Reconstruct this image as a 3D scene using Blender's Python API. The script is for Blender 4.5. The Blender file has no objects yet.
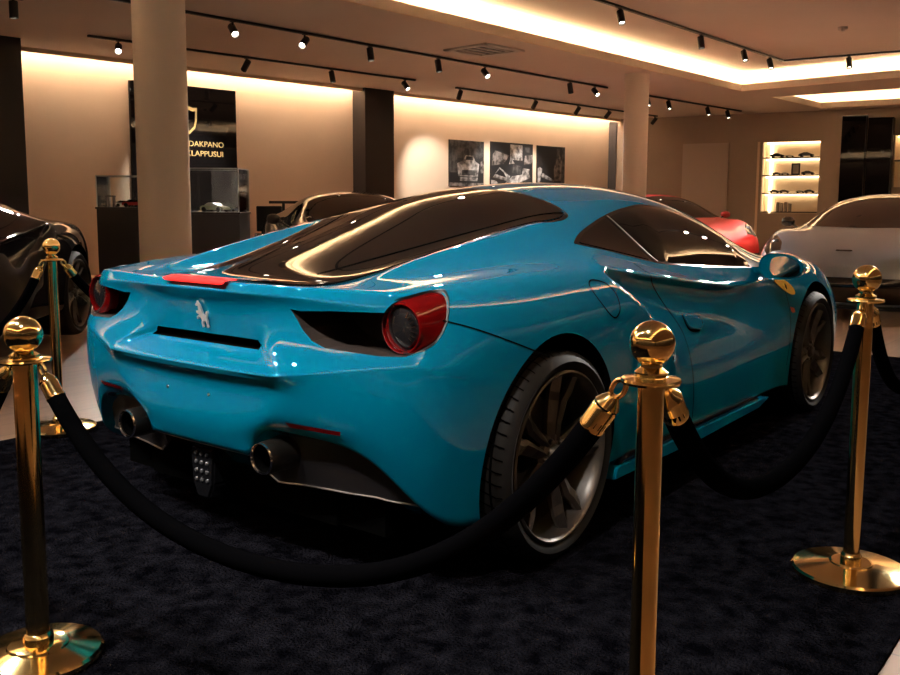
import bpy, bmesh, math, random
import numpy as np
from mathutils import Vector, Matrix
from mathutils.bvhtree import BVHTree
random.seed(7)
sc = bpy.context.scene
COL = sc.collection
PI = math.pi

# ------------------------------------------------------------------ camera
CF, CCX, CCY = 918.5, 450.0, 311.6
CPITCH, CROLL, CYAW = .1172, .0042, .6616
CP = Vector((-2.4293, -2.3976, 1.1263))
_d = Vector((math.cos(CYAW)*math.cos(CPITCH), math.sin(CYAW)*math.cos(CPITCH), -math.sin(CPITCH)))
_r = Vector((math.sin(CYAW), -math.cos(CYAW), 0)); _u = _r.cross(_d)
_r2 = math.cos(CROLL)*_r + math.sin(CROLL)*_u
_u2 = -math.sin(CROLL)*_r + math.cos(CROLL)*_u
def ray(u, v): return _d + (u-CCX)/CF*_r2 - (v-CCY)/CF*_u2
def atz(u, v, z):
    q = ray(u, v); return CP + q*((z-CP.z)/q.z)
def aty(u, v, y):
    q = ray(u, v); return CP + q*((y-CP.y)/q.y)
def atx(u, v, x):
    q = ray(u, v); return CP + q*((x-CP.x)/q.x)
def atd(u, v, D): return CP + ray(u, v)*D
def atplane(u, v, p, n):
    q = ray(u, v); return CP + q*((p-CP).dot(n)/q.dot(n))
cam = bpy.data.cameras.new('camera'); camo = bpy.data.objects.new('camera', cam); COL.objects.link(camo)
cam.sensor_width = 36; cam.lens = CF/900*36; cam.shift_y = -(337.5-CCY)/900; cam.clip_start = .05
M = Matrix((( _r2.x, _u2.x, -_d.x, CP.x), (_r2.y, _u2.y, -_d.y, CP.y), (_r2.z, _u2.z, -_d.z, CP.z), (0,0,0,1)))
camo.matrix_world = M
sc.camera = camo

# ------------------------------------------------------------------ materials
def mat(name, col, rough=.5, metal=0., coat=0., coat_rough=.03, spec=.5, emit=None, estr=0., alpha=1., trans=0., ior=1.45, sheen=0.):
    m = bpy.data.materials.new(name); m.use_nodes = True
    b = m.node_tree.nodes['Principled BSDF']
    b.inputs['Base Color'].default_value = (*col, 1); b.inputs['Roughness'].default_value = rough
    b.inputs['Metallic'].default_value = metal; b.inputs['Coat Weight'].default_value = coat
    b.inputs['Coat Roughness'].default_value = coat_rough
    b.inputs['Specular IOR Level'].default_value = spec; b.inputs['IOR'].default_value = ior
    b.inputs['Transmission Weight'].default_value = trans; b.inputs['Alpha'].default_value = alpha
    b.inputs['Sheen Weight'].default_value = sheen
    if emit: b.inputs['Emission Color'].default_value = (*emit, 1); b.inputs['Emission Strength'].default_value = estr
    return m
def noise_mix(m, c1, c2, scale, bump=0., detail=4, bscale=None, lo=.35, hi=.65, dist=.02):
    nt = m.node_tree; b = nt.nodes['Principled BSDF']
    tc = nt.nodes.new('ShaderNodeTexCoord'); n = nt.nodes.new('ShaderNodeTexNoise')
    n.inputs['Scale'].default_value = scale; n.inputs['Detail'].default_value = detail
    nt.links.new(tc.outputs['Object'], n.inputs['Vector'])
    r = nt.nodes.new('ShaderNodeValToRGB'); r.color_ramp.elements[0].position = lo; r.color_ramp.elements[1].position = hi
    r.color_ramp.elements[0].color = (*c1, 1); r.color_ramp.elements[1].color = (*c2, 1)
    nt.links.new(n.outputs['Fac'], r.inputs['Fac']); nt.links.new(r.outputs['Color'], b.inputs['Base Color'])
    if bump:
        n2 = nt.nodes.new('ShaderNodeTexNoise'); n2.inputs['Scale'].default_value = bscale or scale*8
        n2.inputs['Detail'].default_value = 3
        nt.links.new(tc.outputs['Object'], n2.inputs['Vector'])
        bp = nt.nodes.new('ShaderNodeBump'); bp.inputs['Strength'].default_value = bump; bp.inputs['Distance'].default_value = dist
        nt.links.new(n2.outputs['Fac'], bp.inputs['Height']); nt.links.new(bp.outputs['Normal'], b.inputs['Normal'])
    return m
def emat(name, col, s):
    m = bpy.data.materials.new(name); m.use_nodes = True
    nt = m.node_tree; nt.nodes.clear()
    e = nt.nodes.new('ShaderNodeEmission'); e.inputs['Color'].default_value = (*col, 1); e.inputs['Strength'].default_value = s
    o = nt.nodes.new('ShaderNodeOutputMaterial'); nt.links.new(e.outputs[0], o.inputs[0]); return m
def glass_mat(name, tint, refl=.08, rough=.0):
    m = bpy.data.materials.new(name); m.use_nodes = True
    nt = m.node_tree; nt.nodes.clear()
    t = nt.nodes.new('ShaderNodeBsdfTransparent'); t.inputs['Color'].default_value = (*tint, 1)
    g = nt.nodes.new('ShaderNodeBsdfGlossy'); g.inputs['Roughness'].default_value = rough
    f = nt.nodes.new('ShaderNodeFresnel'); f.inputs['IOR'].default_value = 1.5
    x = nt.nodes.new('ShaderNodeMixShader'); o = nt.nodes.new('ShaderNodeOutputMaterial')
    nt.links.new(f.outputs[0], x.inputs[0]); nt.links.new(t.outputs[0], x.inputs[1]); nt.links.new(g.outputs[0], x.inputs[2])
    nt.links.new(x.outputs[0], o.inputs[0]); return m

MBLUE = mat('blue_paint', (.0, .147, .262), .5, 0, 1., .012, .0)
MBLACK = mat('gloss_black', (.006, .006, .007), .12, 0, .5)
MDARK = mat('satin_black_plastic', (.007, .0065, .008), .45)
MGAP = mat('shadow_gap_black', (.002, .002, .002), .9, spec=0)
MARCH = mat('wheel_well_black', (.003, .003, .003), .9, spec=0)
MTYRE = mat('tyre_rubber', (.009, .008, .0075), .6, spec=.25)
MRIM = mat('dark_alloy', (.10, .09, .083), .36, .75, .3)
MBARREL = mat('wheel_barrel_dark', (.04, .034, .03), .35, .8)
MDISC = mat('brake_disc_steel', (.12, .11, .1), .4, .9)
MGLASS = mat('tinted_window_glass', (.006, .0045, .004), .3, 0, 1., .0, .0)
MPOCKET = mat('lamp_recess_dark_brown', (.035, .026, .023), .38)
MRED = mat('red_lens', (.12, .0015, .002), .3, 0, 1., .02, 0)
MREDLIT = mat('red_lamp_lit', (.46, .005, .004), .5, 0, .0, .03, .1, emit=(1, .03, .02), estr=.12)
MLENS = mat('smoked_lens', (.012, .011, .012), .08, 0, 1.)
MCHROME = mat('polished_chrome', (.75, .75, .76), .1, 1.)
MSTEEL = mat('exhaust_steel', (.07, .06, .052), .3, .9)
MYELLOW = mat('yellow_enamel', (.95, .62, .03), .3, 0, .5)
MORANGE = mat('orange_marker', (.6, .1, .02), .3, 0, .5)
MGOLD = mat('polished_brass', (.92, .68, .29), .11, 1.)
MVELVET = mat('black_velvet', (.0016, .0016, .002), 1., spec=.0)

# ------------------------------------------------------------------ helpers
def link(name, me, m=None, parent=None, smooth=False):
    o = bpy.data.objects.new(name, me); COL.objects.link(o)
    if m is not None:
        for k in (m if isinstance(m, (list, tuple)) else [m]): me.materials.append(k)
    if parent is not None: o.parent = parent
    if smooth: me.polygons.foreach_set('use_smooth', [True]*len(me.polygons))
    return o
def from_bm(name, bm, m=None, parent=None, smooth=False, angle=None):
    me = bpy.data.meshes.new(name); bmesh.ops.recalc_face_normals(bm, faces=bm.faces); bm.to_mesh(me); bm.free()
    o = link(name, me, m, parent, smooth)
    if angle: me.polygons.foreach_set('use_smooth', [True]*len(me.polygons)); sharp(me, angle)
    return o
def sharp(me, ang):
    bm = bmesh.new(); bm.from_mesh(me)
    for e in bm.edges:
        e.smooth = not (len(e.link_faces) == 2 and e.calc_face_angle(0) > ang)
    bm.to_mesh(me); bm.free()
def empty(name, loc=(0, 0, 0), rz=0, rot=None):
    o = bpy.data.objects.new(name, None); COL.objects.link(o); o.location = loc
    o.rotation_euler = rot or (0, 0, rz); o.empty_display_size = .1; return o
def tag(o, label, cat, group=None):
    o['label'] = label; o['category'] = cat
    if group: o['group'] = group
    return o
def structure(o, label=None): 
    o['kind'] = 'structure'
    if label: o['label'] = label
    return o
def box_bm(bm, c, s, mtx=None):
    r = bmesh.ops.create_cube(bm, size=1)
    for v in r['verts']:
        p = Vector((v.co.x*s[0]+c[0], v.co.y*s[1]+c[1], v.co.z*s[2]+c[2]))
        v.co = mtx @ p if mtx else p
    return r['verts']
def box(name, c, s, m, parent=None, bev=0., mtx=None):
    bm = bmesh.new(); box_bm(bm, c, s, mtx)
    if bev: bmesh.ops.bevel(bm, geom=bm.edges[:], offset=bev, segments=2, affect='EDGES', profile=.5)
    return from_bm(name, bm, m, parent)
def lathe_bm(bm, prof, n=32, mtx=None, closed=False):
    """profile of (r, z) revolved about z"""
    rings = []
    for r, z in prof:
        if r < 1e-6:
            v = bm.verts.new((0, 0, z)); rings.append([v])
        else:
            rings.append([bm.verts.new((r*math.cos(2*PI*k/n), r*math.sin(2*PI*k/n), z)) for k in range(n)])
    prs = list(zip(rings, rings[1:]))
    if closed: prs.append((rings[-1], rings[0]))
    for a, b in prs:
        for k in range(n):
            k2 = (k+1) % n
            if len(a) == 1 and len(b) == 1: continue
            if len(a) == 1: bm.faces.new((a[0], b[k], b[k2]))
            elif len(b) == 1: bm.faces.new((a[k], b[0], a[k2]))
            else: bm.faces.new((a[k], b[k], b[k2], a[k2]))
    if mtx:
        for R in rings:
            for v in R: v.co = mtx @ v.co
def lathe(name, prof, m, parent=None, n=32, mtx=None, angle=.6, closed=False):
    bm = bmesh.new(); lathe_bm(bm, prof, n, mtx, closed)
    return from_bm(name, bm, m, parent, angle=angle)
def frame_to(a, b):
    d = (Vector(b)-Vector(a)); q = d.to_track_quat('Z', 'Y')
    return Matrix.Translation(a) @ q.to_matrix().to_4x4()
def rod(name, a, b, r, m, parent=None, n=16, r2=None):
    L = (Vector(b)-Vector(a)).length; r2 = r if r2 is None else r2
    return lathe(name, [(0, 0), (r, 0), (r2, L), (0, L)], m, parent, n, frame_to(a, b), .6)
def tube_bm(bm, pts, r, n=10, cap=True):
    pts = [Vector(p) for p in pts]; rings = []
    up = Vector((0, 0, 1)); prev = None
    for i, p in enumerate(pts):
        t = (pts[min(i+1, len(pts)-1)]-pts[max(i-1, 0)]).normalized()
        if prev is None:
            a = up if abs(t.z) < .95 else Vector((1, 0, 0))
            nx = t.cross(a).normalized()
        else:
            nx = (prev - t*prev.dot(t)).normalized()
        prev = nx; ny = t.cross(nx)
        rr = r[i] if isinstance(r, (list, tuple)) else r
        rings.append([bm.verts.new(p + rr*(math.cos(2*PI*k/n)*nx + math.sin(2*PI*k/n)*ny)) for k in range(n)])
    for a, b in zip(rings, rings[1:]):
        for k in range(n): bm.faces.new((a[k], a[(k+1) % n], b[(k+1) % n], b[k]))
    if cap:
        bm.faces.new(rings[0][::-1]); bm.faces.new(rings[-1])
def tube(name, pts, r, m, parent=None, n=10):
    bm = bmesh.new(); tube_bm(bm, pts, r, n); return from_bm(name, bm, m, parent, angle=.8)
def catmull(pts, n=8, closed=False):
    pts = [Vector(p) for p in pts]; N = len(pts); out = []
    rng = range(N) if closed else range(N-1)
    for i in rng:
        if closed: p0, p1, p2, p3 = pts[i-1], pts[i], pts[(i+1) % N], pts[(i+2) % N]
        else: p0, p1, p2, p3 = pts[max(i-1, 0)], pts[i], pts[i+1], pts[min(i+2, N-1)]
        for k in range(n):
            t = k/n
            out.append(.5*((2*p1)+(p2-p0)*t+(2*p0-5*p1+4*p2-p3)*t*t+(3*p1-p0-3*p2+p3)*t**3))
    if not closed: out.append(pts[-1])
    return out
def prism_bm(bm, poly, vec):
    """closed polygon of points extruded by vec"""
    a = [bm.verts.new(p) for p in poly]; b = [bm.verts.new(Vector(p)+Vector(vec)) for p in poly]
    n = len(a)
    f = [bm.faces.new(a[::-1]), bm.faces.new(b)]
    for k in range(n): f.append(bm.faces.new((a[k], a[(k+1) % n], b[(k+1) % n], b[k])))
    return f
def prism(name, poly, vec, m, parent=None, bev=0):
    bm = bmesh.new(); prism_bm(bm, poly, vec)
    if bev: bmesh.ops.bevel(bm, geom=bm.edges[:], offset=bev, segments=2, affect='EDGES')
    return from_bm(name, bm, m, parent)
def copy_tree(o, parent=None):
    c = o.copy(); COL.objects.link(c)
    if parent is not None: c.parent = parent; c.matrix_parent_inverse = o.matrix_parent_inverse.copy()
    for ch in list(o.children): copy_tree(ch, c)
    return c
MEDGE = mat('dull_metal_edge', (.32, .30, .29), .3, .9)
MDOT = mat('lamp_bead', (.16, .16, .17), .2, .6)
MMIRROR = mat('mirror_silver', (.30, .28, .26), .01, 1.)
MBLUE2 = MBLUE
MSILVER = mat('silver_paint', (.29, .345, .44), .35, .25, 1., .03)
MREDP = mat('red_paint', (.36, .004, .001), .5, 0, .4, .02)
MBLKP = mat('black_paint', (.008, .006, .006), .5, 0, .8, .02, 0)
MGRAPH = mat('graphite_paint', (.032, .026, .024), .35, .3, 1., .02)
MEMBLEM = mat('satin_emblem', (.75, .75, .76), .35, .6)
# ------------------------------------------------------------------ car body
# a cage of waterlines; columns run rear centre -> rear corner -> flank -> front corner -> front centre
R_ = {}
L_REAR = [
 [(-.58,0,.33),(-.665,0,.365),(-.70,0,.46),(-.672,0,.57),(-.712,0,.628),(-.615,0,.698),(-.622,0,.812),(-.662,0,.857),(-.646,0,.886)],
 [(-.575,.22,.33),(-.66,.245,.365),(-.695,.28,.46),(-.668,.395,.572),(-.708,.41,.631),(-.615,.262,.698),(-.618,.245,.812),(-.655,.22,.857),(-.639,.22,.886)],
 [(-.56,.31,.42),(-.645,.30,.452),(-.678,.36,.50),(-.672,.445,.585),(-.688,.45,.640),(-.652,.305,.706),(-.615,.38,.808),(-.638,.40,.857),(-.621,.40,.886)],
 [(-.53,.56,.43),(-.615,.56,.453),(-.642,.565,.50),(-.648,.57,.585),(-.648,.57,.652),(-.625,.56,.705),(-.60,.56,.790),(-.612,.56,.850),(-.593,.56,.884)],
 [(-.50,.69,.385),(-.575,.70,.405),(-.60,.71,.47),(-.607,.715,.58),(-.602,.715,.674),(-.58,.705,.72),(-.565,.695,.785),(-.572,.69,.835),(-.555,.69,.880)],
 [(-.45,.80,.20),(-.50,.815,.24),(-.535,.835,.40),(-.545,.845,.56),(-.535,.842,.69),(-.518,.832,.735),(-.50,.812,.785),(-.495,.80,.832),(-.478,.790,.872)],
]
def st(x, *wz): return [(x, w, z) for w, z in wz]
SIDE = [
 [(-.39,.86,.18),(-.40,.890,.212),(-.42,.912,.36),(-.43,.918,.52),(-.425,.915,.66),(-.41,.907,.735),(-.385,.888,.80),(-.37,.865,.855),(-.35,.815,.893)],
 st(-.2,(.90,.18),(.93,.212),(.95,.36),(.958,.50),(.962,.62),(.958,.72),(.937,.80),(.898,.865),(.83,.910)),
 st(.08,(.90,.20),(.945,.235),(.962,.35),(.97,.48),(.975,.60),(.97,.71),(.950,.80),(.915,.872),(.855,.922)),
 [(.42,.90,.22),(.45,.95,.25),(.58,.960,.36),(.70,.963,.48),(.78,.961,.58),(.665,.964,.69),(.52,.957,.785),(.42,.928,.85),(.32,.885,.908)],
 [(.50,.90,.22),(.55,.95,.25),(.68,.958,.36),(.78,.956,.48),(.80,.957,.575),(.70,.922,.69),(.545,.872,.785),(.445,.862,.85),(.40,.878,.910)],
 [(.85,.90,.22),(.85,.945,.25),(.88,.955,.35),(.90,.952,.46),(.88,.925,.58),(.82,.885,.68),(.76,.868,.76),(.72,.865,.82),(.70,.882,.868)],
 st(1.15,(.90,.215),(.94,.245),(.948,.34),(.945,.45),(.918,.56),(.885,.65),(.868,.72),(.868,.775),(.883,.815)),
 st(1.5,(.90,.215),(.935,.24),(.940,.33),(.938,.45),(.915,.55),(.885,.63),(.872,.69),(.872,.735),(.885,.768)),
 st(1.9,(.89,.205),(.93,.232),(.93,.31),(.93,.44),(.915,.55),(.898,.62),(.89,.68),(.886,.72),(.882,.755)),
 st(2.2,(.88,.20),(.92,.225),(.93,.31),(.935,.44),(.93,.55),(.92,.63),(.91,.69),(.90,.735),(.878,.785)),
 st(2.45,(.87,.15),(.91,.17),(.935,.31),(.945,.44),(.948,.55),(.945,.64),(.93,.71),(.905,.77),(.86,.825)),
 st(2.7,(.87,.15),(.91,.17),(.935,.31),(.95,.44),(.952,.55),(.948,.64),(.93,.715),(.90,.78),(.845,.838)),
 st(2.95,(.86,.14),(.90,.16),(.93,.30),(.945,.43),(.945,.54),(.935,.63),(.915,.70),(.88,.765),(.825,.815)),
 st(3.25,(.80,.12),(.85,.14),(.89,.27),(.90,.39),(.895,.49),(.88,.57),(.85,.635),(.815,.69),(.76,.735)),
 st(3.5,(.70,.12),(.76,.14),(.79,.25),(.80,.34),(.795,.42),(.78,.49),(.755,.545),(.72,.59),(.68,.62)),
]
F5 = [(3.5,.60,.12),(3.56,.66,.14),(3.6,.68,.24),(3.61,.69,.32),(3.6,.685,.39),(3.585,.675,.44),(3.57,.66,.485),(3.55,.635,.525),(3.52,.61,.555)]
L_FRONT = []
for fr, dx in ((1, 0), (.8, .05), (.6, .08), (.42, .10), (.22, .115), (0, .12)):
    L_FRONT.append([(x+dx, w*fr, z-(.03*(1-fr) if i > 3 else 0)) for i, (x, w, z) in enumerate(F5)])
TOP = [ # inner points per flank station: (x, w, z) for lines 0..4
 [(-.42,0,.862),(-.42,.21,.862),(-.41,.38,.862),(-.39,.50,.896),(-.37,.66,.894)],
 st(-.2,(0,.925),(.2,.922),(.395,.890),(.495,.950),(.66,.908)),
 st(.08,(0,1.005),(.2,1.0),(.43,.953),(.535,1.0),(.70,.932)),
 st(.36,(0,1.085),(.2,1.078),(.465,1.025),(.56,1.042),(.715,.960)),
 st(.47,(0,1.118),(.2,1.112),(.47,1.058),(.57,1.062),(.715,.982)),
 st(.70,(0,1.178),(.2,1.172),(.38,1.14),(.57,1.095),(.755,.955)),
 st(1.15,(0,1.233),(.2,1.226),(.38,1.203),(.58,1.147),(.805,.875)),
 st(1.5,(0,1.230),(.2,1.223),(.39,1.198),(.60,1.135),(.815,.85)),
 st(1.9,(0,1.14),(.2,1.133),(.42,1.108),(.63,1.035),(.82,.822)),
 st(2.2,(0,1.045),(.2,1.035),(.45,1.005),(.67,.92),(.82,.805)),
 st(2.45,(0,.955),(.2,.945),(.47,.915),(.69,.855),(.79,.815)),
 st(2.7,(0,.845),(.2,.845),(.47,.845),(.65,.838),(.765,.848)),
 st(2.95,(0,.795),(.2,.795),(.45,.795),(.62,.80),(.74,.825)),
 st(3.25,(0,.70),(.2,.70),(.42,.70),(.57,.71),(.68,.735)),
 st(3.5,(0,.61),(.18,.61),(.38,.615),(.5,.62),(.6,.63)),
]
NR = 10
def _row(c, k):
    a, b = c[4], c[3]; rear = k < 3
    if rear: p = (a[0]+.006, a[1], a[2]-.016)
    else: p = tuple(a[q]+(b[q]-a[q])*.3 for q in range(3))
    return c[:4]+[p]+c[4:]
L_REAR = [_row(c, k) for k, c in enumerate(L_REAR)]
SIDE = [_row(c, 9) for c in SIDE]
L_FRONT = [_row(c, 9) for c in L_FRONT]
def car_cage(fn=None):
    """quads of the whole body, both sides; returns mesh object data before subdivision"""
    cols = L_REAR + SIDE + L_FRONT
    nS = len(SIDE)
    bm = bmesh.new(); cl = bm.edges.layers.float.new('crease_edge')
    cache = {}
    def V(p, s):
        x, w, z = p
        if fn: x, w, z = fn(x, w, z)
        y = -w*s
        k = (round(x, 5), round(y, 5), round(z, 5))
        if k not in cache: cache[k] = bm.verts.new((x, y, z))
        return cache[k]
    def crease(a, b, c):
        e = bm.edges.get((a, b))
        if e: e[cl] = max(e[cl], c)
    for s in (1, -1):
        G = [[V(p, s) for p in c] for c in cols]
        def quad(a, b, c, d):
            q = [a, b, c, d]; q2 = []
            for v in q:
                if v not in q2: q2.append(v)
            if len(q2) < 3: return
            if s < 0: q2 = q2[::-1]
            if not bm.faces.get(q2): bm.faces.new(q2)
        for i in range(len(G)-1):
            for j in range(NR-1): quad(G[i][j], G[i+1][j], G[i+1][j+1], G[i][j+1])
        # top sheet
        T = [[G[k][NR-1] for k in range(6)]]
        for k in range(nS): T.append([V(p, s) for p in TOP[k]] + [G[6+k][NR-1]])
        T.append([G[-1-k][NR-1] for k in range(6)])
        for i in range(len(T)-1):
            for j in range(5): quad(T[i][j+1], T[i+1][j+1], T[i+1][j], T[i][j])
        # underside
        B = [[G[k][0] for k in range(6)]]
        for k in range(nS):
            x, w, z = SIDE[k][0]
            B.append([V((x, w*q, z-.02), s) for q in (0, .25, .45, .65, .85)] + [G[6+k][0]])
        B.append([G[-1-k][0] for k in range(6)])
        for i in range(len(B)-1):
            for j in range(5): quad(B[i][j], B[i+1][j], B[i+1][j+1], B[i][j+1])
        # creases
        for k in range(5):
            crease(G[k][9], G[k+1][9], (.85, .85, .85, .8, .6)[k]); crease(G[k][8], G[k+1][8], (.8, .8, .8, .7, .4)[k])
            crease(G[k][5], G[k+1][5], (1, .95, .85, .7, .6)[k])
        for k in range(2): crease(G[k][4], G[k+1][4], .6)
        crease(G[5][5], G[6][5], .35)
        for k in range(len(G)-1): crease(G[k][1], G[k+1][1], .9)
        crease(G[0][6], G[1][6], 1); crease(G[1][6], G[1][5], .8); crease(G[2][5], G[2][6], .8); crease(G[1][6], G[2][6], .6)
        crease(G[1][1], G[2][1], 1); crease(G[1][0], G[1][1], .8); crease(G[2][0], G[2][1], .8)
        i3 = 6+3
        for j in range(5, 9):
            c = {5: 0, 6: .6, 7: .98, 8: .95}[j]
            crease(G[i3][j], G[i3][j+1], c); crease(G[i3+1][j], G[i3+1][j+1], c*.6)
        for k in range(i3, 6+10): crease(G[k][9], G[k+1][9], (.8, .9, .9, .9, .85, .6, .3)[k-i3])
        for k in range(1, 5): crease(T[k][3], T[k+1][3], .6)
        for k in range(5, 10): crease(T[k][3], T[k+1][3], .25)
    bmesh.ops.recalc_face_normals(bm, faces=bm.faces)
    me = bpy.data.meshes.new('cage'); bm.to_mesh(me); bm.free()
    return me
def evaluated(o):
    dg = bpy.context.evaluated_depsgraph_get(); dg.update()
    return bpy.data.meshes.new_from_object(o.evaluated_get(dg))
def subdivided(me, lv):
    o = bpy.data.objects.new('tmp', me); COL.objects.link(o)
    m = o.modifiers.new('s', 'SUBSURF'); m.levels = lv; m.render_levels = lv
    r = evaluated(o); bpy.data.objects.remove(o); return r
def bvh_of(me):
    me.calc_loop_triangles()
    vs = [v.co.copy() for v in me.vertices]
    tr = [tuple(t.vertices) for t in me.loop_triangles]
    return BVHTree.FromPolygons(vs, tr), vs, tr, [v.normal.copy() for v in me.vertices]
def smooth_normal(B, p):
    bvh, vs, tr, ns = B
    loc, n, i, dist = bvh.find_nearest(p)
    if loc is None: return Vector((0, 0, 1)), 9
    a, b, c = tr[i]
    from mathutils.geometry import barycentric_transform
    w = barycentric_transform(loc, vs[a], vs[b], vs[c], Vector((1,0,0)), Vector((0,1,0)), Vector((0,0,1)))
    return (ns[a]*w.x+ns[b]*w.y+ns[c]*w.z).normalized(), dist
def cut(me, cutters, mats):
    """boolean difference; cutters: list of (bmesh, material index); keeps the smooth shading of the uncut skin"""
    B = bvh_of(me)
    for m in mats: me.materials.append(m)
    o = bpy.data.objects.new('tmp', me); COL.objects.link(o); tmp = []
    for bm, mi in cutters:
        bmesh.ops.recalc_face_normals(bm, faces=bm.faces)
        cme = bpy.data.meshes.new('c')
        for f in bm.faces: f.material_index = mi
        bm.to_mesh(cme); bm.free()
        for m in mats: cme.materials.append(m)
        co = bpy.data.objects.new('c', cme); COL.objects.link(co); co.hide_render = True
        md = o.modifiers.new('b', 'BOOLEAN'); md.operation = 'DIFFERENCE'; md.object = co; md.solver = 'EXACT'
        tmp.append(co)
    r = evaluated(o)
    bpy.data.objects.remove(o)
    for c in tmp: bpy.data.objects.remove(c)
    r.polygons.foreach_set('use_smooth', [True]*len(r.polygons))
    nor = [None]*len(r.loops)
    vn = {}
    for p in r.polygons:
        for li in p.loop_indices:
            vi = r.loops[li].vertex_index
            if p.material_index == 0:
                if vi not in vn: vn[vi] = smooth_normal(B, r.vertices[vi].co)[0]
                n = vn[vi]
                nor[li] = n if n.dot(p.normal) > .2 else p.normal.copy()
            else: nor[li] = p.normal.copy()
    r.normals_split_custom_set([tuple(n) for n in nor])
    return r, B
def cyl_bm(c, r, y0, y1, rz=None, n=72):
    bm = bmesh.new(); m = Matrix.Translation((c[0], y0, c[1])) @ Matrix.Rotation(-PI/2, 4, 'X')
    lathe_bm(bm, [(0, 0), (r, 0), (r, y1-y0), (0, y1-y0)], n, m)
    if rz:
        for v in bm.verts: v.co.z = c[1] + (v.co.z-c[1])*rz/r
    return bm
def hit(B, o, d):
    loc, n, i, ds = B[0].ray_cast(Vector(o), Vector(d))
    return loc
def surf_from_pixel(B, u, v):
    """where the line of sight of a measured point of the photograph meets the car skin"""
    return hit(B, CP, ray(u, v).normalized())
def strip_patch(name, B, outline, axis, side, m, parent, off=.002, nu=40, nv=14, proj=None, thick=0, bulge=0):
    """glass or trim laid on the skin. outline: (lower, upper) polylines of 3-D points, monotone along `axis` (0=x,1=y);
    proj: direction used to drop samples on the skin"""
    lo, up = outline
    def interp(pl, t):
        pl = sorted(pl, key=lambda p: p[axis])
        if t <= pl[0][axis]: return Vector(pl[0])
        for a, b in zip(pl, pl[1:]):
            if a[axis] <= t <= b[axis]:
                k = (t-a[axis])/max(b[axis]-a[axis], 1e-9); return Vector(a).lerp(Vector(b), k)
        return Vector(pl[-1])
    lo = [Vector(p) for p in lo]; up = [Vector(p) for p in up]
    t0 = min(p[axis] for p in lo+up); t1 = max(p[axis] for p in lo+up)
    bm = bmesh.new(); rows = []
    for i in range(nu+1):
        t = t0+(t1-t0)*i/nu
        a, b = interp(lo, t), interp(up, t); row = []
        for j in range(nv+1):
            p = a.lerp(b, j/nv)
            pd = Vector(proj)
            h = hit(B, p - pd*.6, pd)
            if h is None: h = p
            n, _ = smooth_normal(B, h)
            row.append(bm.verts.new(h + n*(off + bulge*math.sin(PI*j/nv)**.8*min(1, 6*i/nu, 6*(nu-i)/nu))))
        rows.append(row)
    for r0, r1 in zip(rows, rows[1:]):
        for j in range(nv): bm.faces.new((r0[j], r0[j+1], r1[j+1], r1[j]))
    bmesh.ops.remove_doubles(bm, verts=bm.verts, dist=1e-5)
    if thick:
        bmesh.ops.recalc_face_normals(bm, faces=bm.faces)
        bmesh.ops.solidify(bm, geom=bm.faces[:], thickness=thick)
    return from_bm(name, bm, m, parent, smooth=True)
def groove(name, B, pts, w, m, parent, off=.0012, proj=None, n=6, closed=False):
    """narrow dark shut line following the skin"""
    P = catmull(pts, n, closed); Q = []
    for p in P:
        if proj:
            h = hit(B, Vector(p)-Vector(proj)*.5, proj)
        else: h = B[0].find_nearest(Vector(p))[0]
        if h is None: h = Vector(p)
        Q.append((h, smooth_normal(B, h)[0]))
    bm = bmesh.new(); prev = None; first = None; N = len(Q)
    rng = range(N+1) if closed else range(N)
    for i in rng:
        h, nn = Q[i % N]
        if closed: t = (Q[(i+1) % N][0]-Q[(i-1) % N][0])
        else: t = (Q[min(i+1, N-1)][0]-Q[max(i-1, 0)][0])
        s = t.cross(nn).normalized()*w/2
        e = (bm.verts.new(h+s+nn*off), bm.verts.new(h-s+nn*off))
        if prev: bm.faces.new((prev[0], prev[1], e[1], e[0]))
        prev = e
    return from_bm(name, bm, m, parent, smooth=True)
def mir(pts): return [Vector((p[0], -p[1], p[2])) for p in pts]

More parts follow.
